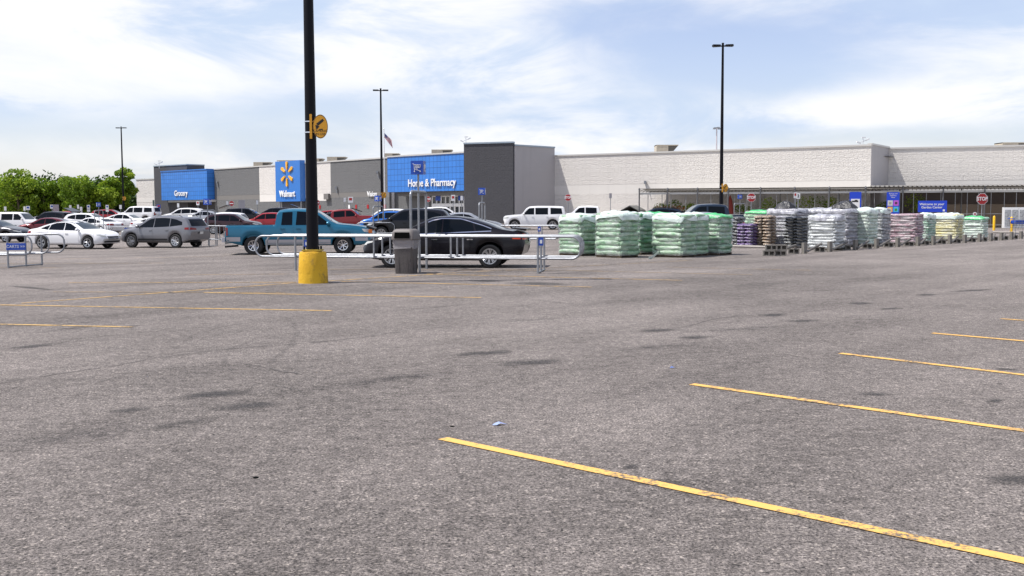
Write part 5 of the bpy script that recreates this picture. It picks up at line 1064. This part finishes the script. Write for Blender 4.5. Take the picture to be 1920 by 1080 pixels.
        if lower and S['kind'] == 'truck':
            patch('lower_trim', lower, 'y'+s_, [(-2.70, .50), (S['wx'][1]-S['r']-.12, .50)], [(-2.70, .66), (S['wx'][1]-S['r']-.12, .66)], 4, 2, .013); patch('lower_trim', lower, 'y'+s_, [(S['wx'][0]+S['r']+.12, .50), (2.6, .50)], [(S['wx'][0]+S['r']+.12, .64), (2.6, .66)], 4, 2, .013)
        sg = 1 if s_ == '+' else -1; x0_ = S['wins'][0][0][0][0]-.08; z0_ = S['wins'][0][0][0][1]+.05
        kk = MB(); kk.lathe([(0, -.07), (.07, -.06), (.10, 0), (.085, .05), (0, .06)], 10, axis='y'); kk.v = [Vector((v.y*1.0+x0_, v.x*1.1+sg*(w+.08), v.z*.85+z0_)) for v in kk.v]; kk.box((x0_-.02, sg*(w-.03), z0_-.05), (.08, .16, .035)); kk.build('mirror', pm if S['kind'] != 'x' else M_BLKP, T, smooth=50)
        kk = S['hl']; patch('headlight', M_HEAD, 'x+', [(a*sg, b) for a, b in kk[0]], [(a*sg, b) for a, b in kk[1]], 6, 3, .012)
        kk = S['tl']; patch('taillight', M_TAIL, 'x-', [(a*sg, b) for a, b in kk[0]], [(a*sg, b) for a, b in kk[1]], 5, 3, .012)
        # wrap-around lamp ends on the flanks
        hz = (kk[0][1][1]+.01, kk[1][1][1]-.005); tx = .40 if S['kind'] == 'car' and ty != 'bigsuv' else .11; patch('taillight', M_TAIL, 'y'+s_, [(-Lh+tx, hz[0]+.01), (-Lh+.05, hz[0])], [(-Lh+tx, hz[1]-.01), (-Lh+.05, hz[1])], 5, 2, .010)
        kk = S['hl']; hz = (kk[0][1][1], kk[1][1][1]); patch('headlight', M_HEAD, 'y'+s_, [(Lh-.42, hz[0]+.06), (Lh-.14, hz[0])], [(Lh-.50, hz[1]+.01), (Lh-.14, hz[1]-.01)], 5, 2, .010)
    fz = S['front']; patch('grille', M_BLKP, 'x+', [(-.40, fz-.12), (.40, fz-.12)], [(-.46, fz+.04), (.46, fz+.04)], 6, 2, .010)
    patch('lower_intake', M_BLKP, 'x+', [(-.60, .26 if S['kind'] == 'car' else .45), (.60, .26 if S['kind'] == 'car' else .45)], [(-.66, .42 if S['kind'] == 'car' else .58), (.66, .42 if S['kind'] == 'car' else .58)], 6, 2, .010)
    pz = .82 if ty in ('sedan', 'suv', 'hatch') else .62; patch('license_plate', M_PLATE, 'x-', [(-.15, pz-.09), (.15, pz-.09)], [(-.15, pz+.04), (.15, pz+.04)], 2, 1, .016)
    if S['kind'] == 'truck':
        kk = MB(); kk.box((-Lh-.05, 0, .56), (.14, w*1.86, .18)); kk.build('bumper', M_CHR if not lower else P_LSIL, T); kk = MB(); kk.box((Lh-.04, 0, .52), (.16, w*1.62, .16)); kk.build('bumper', M_CHR if not lower else P_LSIL, T)
    # underbody, wheels
    kk = MB(); kk.box((0, 0, S['sill']+.25), (S['L']-1.1, (w-.30)*2, .56)); kk.box((0, 0, S['sill']+.02), (S['L']-2.2 if S['kind'] == 'car' else S['L']-1.6, (w-.12)*1.8, .10)); kk.build('underbody', M_DARK, T)
    tyre, rm = wheel_meshes(S['r'], rim)
    for wx in S['wx']:
        for s_ in (1, -1):
            o = bpy.data.objects.new('wheel', tyre); COL.objects.link(o); o.parent = T; o.location = (wx, s_*(w-.125), S['r']); o.rotation_euler = (0, random.uniform(0, 6), math.pi if s_ > 0 else 0)
            ri = bpy.data.objects.new('rim', rm); COL.objects.link(ri); ri.parent = o
    if rack:
        for s_ in (1, -1):
            y = s_*(S['ws']-S['tum']*.6-.05); zr = max(p[1] for p in S['top']); kk = MB(); kk.tube([(-1.7, y, zr-.06), (-1.5, y, zr+.035), (0, y, zr+.05), (.2, y, zr-.02)], .016, 6); kk.build('roof_rail', M_CHR if trim else M_BLKP, T)
    return T
CARS = {}; P_MRED = paint('deep_red', (.20, .008, .012), .2)
def car(ty, pm, px, d, yaw, label, **kw):
    key = (ty, kw.get('rim', 'multi'), kw.get('rack', False), bool(kw.get('lower')), bool(kw.get('trim')), kw.get('detail', True))
    grp = 'vehicles parked in the lot'
    if key in CARS and not kw.get('special'):
        src, spm = CARS[key]; T = copy_tree(src)
        for o in [T]+[c for c in T.children_recursive]:
            if o.type == 'MESH' and o.data.materials and o.data.materials[0] == spm: o.material_slots[0].link = 'OBJECT'; o.material_slots[0].material = pm
        T['label'] = label
    else:
        kw.pop('special', None); T = make_car(ty, pm, label, group=grp, **kw); CARS[key] = (T, pm)
    p = gd(px, d); e = R(yaw); S = SPEC[ty]; fwd = Vector((math.cos(e), math.sin(e)))
    zf = G(p.x+fwd.x*1.5, p.y+fwd.y*1.5); zr = G(p.x-fwd.x*1.5, p.y-fwd.y*1.5)
    T.location = (p.x, p.y, (zf+zr)/2-.004); T.rotation_euler = (0, -math.atan2(zf-zr, 3.0), e); T['group'] = grp
    if kw.get('detail', True) is False: pass
    return T
bpy.context.view_layer.update()
# the near row
T = car('pickup', P_TEAL, 570, 40.0, 4, 'teal extended cab pickup with silver lower band behind the nearest lamp post', lower=P_LSIL, rim='steel', special=True)
k = MB(); k.box((2.56, 0, .985), (.30, 1.5, .06), rot=Matrix.Rotation(.35, 3, 'Y')); k.build('bug_shield', M_BLKP, T)
for s_ in (1, -1): k = MB(); k.box((2.57, s_*.84, .85), (.12, .1, .14)); k.build('turn_signal', M_AMB, T)
k = MB(); k.cyl((-2.3, -.75, .34), (-2.78, -.8, .30), .035, n=8); k.build('tailpipe', M_BLKP, T)
T = car('sedan', P_CHAR, 838, 30.6, 173, 'charcoal sedan with chrome window line directly behind the cart corral', rim='multi', trim=M_CHR, special=True)
k = MB(); k.prism([(-2.36, 1.04), (-2.02, 1.10), (-2.02, 1.13), (-2.40, 1.10)], -.62, .62); k.build('spoiler', P_CHAR, T)
for o in KIDS(T):
    if o.name.startswith('taillight'): o.data = o.data.copy(); o.data.materials[0] = mat('taillight_bright', (.50, .05, .015), .12)
T = car('sedan', P_WHITE, 141, 56, -15, 'white sedan with black roof and dark wheels, nearest white car at left', rim='dark', special=True)
S = SPEC['sedan']
k = MB()
for i in range(15):
    x = -1.55+i*2.05/14; z = interp(S['top'], x)+.022
    h_ = max(.02, z-interp(S['belt'], x)); y6 = S['ws']-.02-S['tum']*h_*.86-.02
    k.v += [Vector((x, -y6, z-.045)), Vector((x, 0, z+.004)), Vector((x, y6, z-.045))]
k.f = [(i*3+j, i*3+j+1, i*3+4+j, i*3+3+j) for i in range(14) for j in range(2)]; k.mi = [0]*28; k.build('black_roof', P_BLACK, T, smooth=60)
T = car('suv', P_GREY, 309, 57, 160, 'silver gray suv seen from its rear corner beside the white sedan', rim='multi', lower=M_BLKP, rack=True, special=True)
car('sedan', P_DGREY, -12, 68, -8, 'dark gray sedan whose nose enters at the left frame edge', rim='five', detail=False)
car('sedan', P_MAR, 92, 84, 182, 'maroon sedan partly hidden behind the near white sedan'); car('bigsuv', P_WHITE, 36, 92, -4, 'big long white suv at the left edge behind the gray sedan', detail=False)
T = car('suv', P_BLACK, 98, 104, 165, 'black suv with its tailgate raised before the trees', detail=False, special=True)
k = MB(); k.box((-2.35, 0, 1.86), (1.0, 1.4, .07), rot=Matrix.Rotation(-.35, 3, 'Y')); k.build('raised_tailgate', P_BLACK, T)
car('suv', P_WHITE, 170, 100, -6, 'white suv behind the white coupe at left, nose to the right'); car('sedan', P_WHITE, 178, 86, 158, 'white sedan showing its rear lamp just right of the black roofed one')
car('sedan', P_WHITE, 238, 104, -8, 'white sedan with sloping windshield just left of the gray suv'); car('bigsuv', P_WHITE, 258, 118, 172, 'white large suv below the short white wall', detail=False)
car('sedan', P_WHITE, 300, 92, 0, 'white sedan roof showing over the gray suv'); car('suv', P_WHITE, 345, 116, 178, 'white suv before the grocery entrance'); car('sedan', P_SILV, 384, 112, 176, 'silver sedan right of the white suv at the grocery entrance')
car('suv', P_WHITE, 418, 101, 175, 'white crossover behind the dark maroon suv'); car('suv', P_DMAR, 438, 88, -4, 'very dark maroon suv just left of the teal truck'); car('suv', P_RED, 502, 100, 178, 'red suv showing above the bed of the teal truck')
car('suv', P_BLACK, 463, 114, 0, 'black suv roof left of the red suv', detail=False); car('suv', P_BLACK, 514, 116, 180, 'black suv roof right behind the red suv', detail=False)
car('sedan', P_RED, 130, 113, 0, 'red sedan far behind the white suv at left', detail=False); car('hatch', P_RED, 208, 118, 0, 'red hatchback far behind the white sedans', detail=False); car('sedan', P_SILV, 112, 108, 10, 'silver sedan behind the raised tailgate', detail=False)
T = car('suv', P_BLACK, 622, 97, 190, 'black suv with raised tailgate seen over the teal hood', detail=False); 
car('hatch', P_RED, 634, 108, 0, 'red hatchback behind the open tailgate', detail=False); car('crew', P_MRED, 652, 91, 0, 'red pickup truck above the hood of the teal truck', detail=False)
car('suv', P_WHITE, 722, 101, 178, 'white suv behind the blue hatchback'); car('hatch', P_BLUE, 724, 84, 178, 'bright blue hatchback left of the black crossover', detail=False); car('suv', P_BLACK, 770, 58, 176, 'black crossover between the teal truck and the charcoal sedan', rack=False, detail=True)
car('suv', P_WHITE, 832, 104, 0, 'white suv roof behind the black crossover'); car('sedan', P_SILV, 872, 64, -3, 'silver sedan mostly hidden behind the charcoal sedan, nose to the right')
car('bigsuv', P_WHITE, 1003, 85, 178, 'large white suv left of the pale green pallets', detail=True, rim='five'); car('crew', P_WHITE, 1097, 92, 178, 'white crew cab pickup behind the large white suv', detail=False)
car('suv', P_NAVY, 1230, 92, 180, 'dark blue suv roof above the pale green pallets', rack=True, detail=False); car('crew', P_NAVY, 1322, 62, 180, 'dark navy crew cab pickup behind the green domed pallet', detail=False)
car('sedan', P_SILV, 1312, 54, 178, 'silver sedan roof peeking over the banded pallets'); car('suv', P_BLACK, 984, 112, 180, 'dark suv behind the large white suv, beside the charcoal tower', detail=False); car('sedan', P_WHITE, 952, 118, 200, 'small white sedan at the foot of the charcoal tower', detail=False)
bpy.context.view_layer.update()
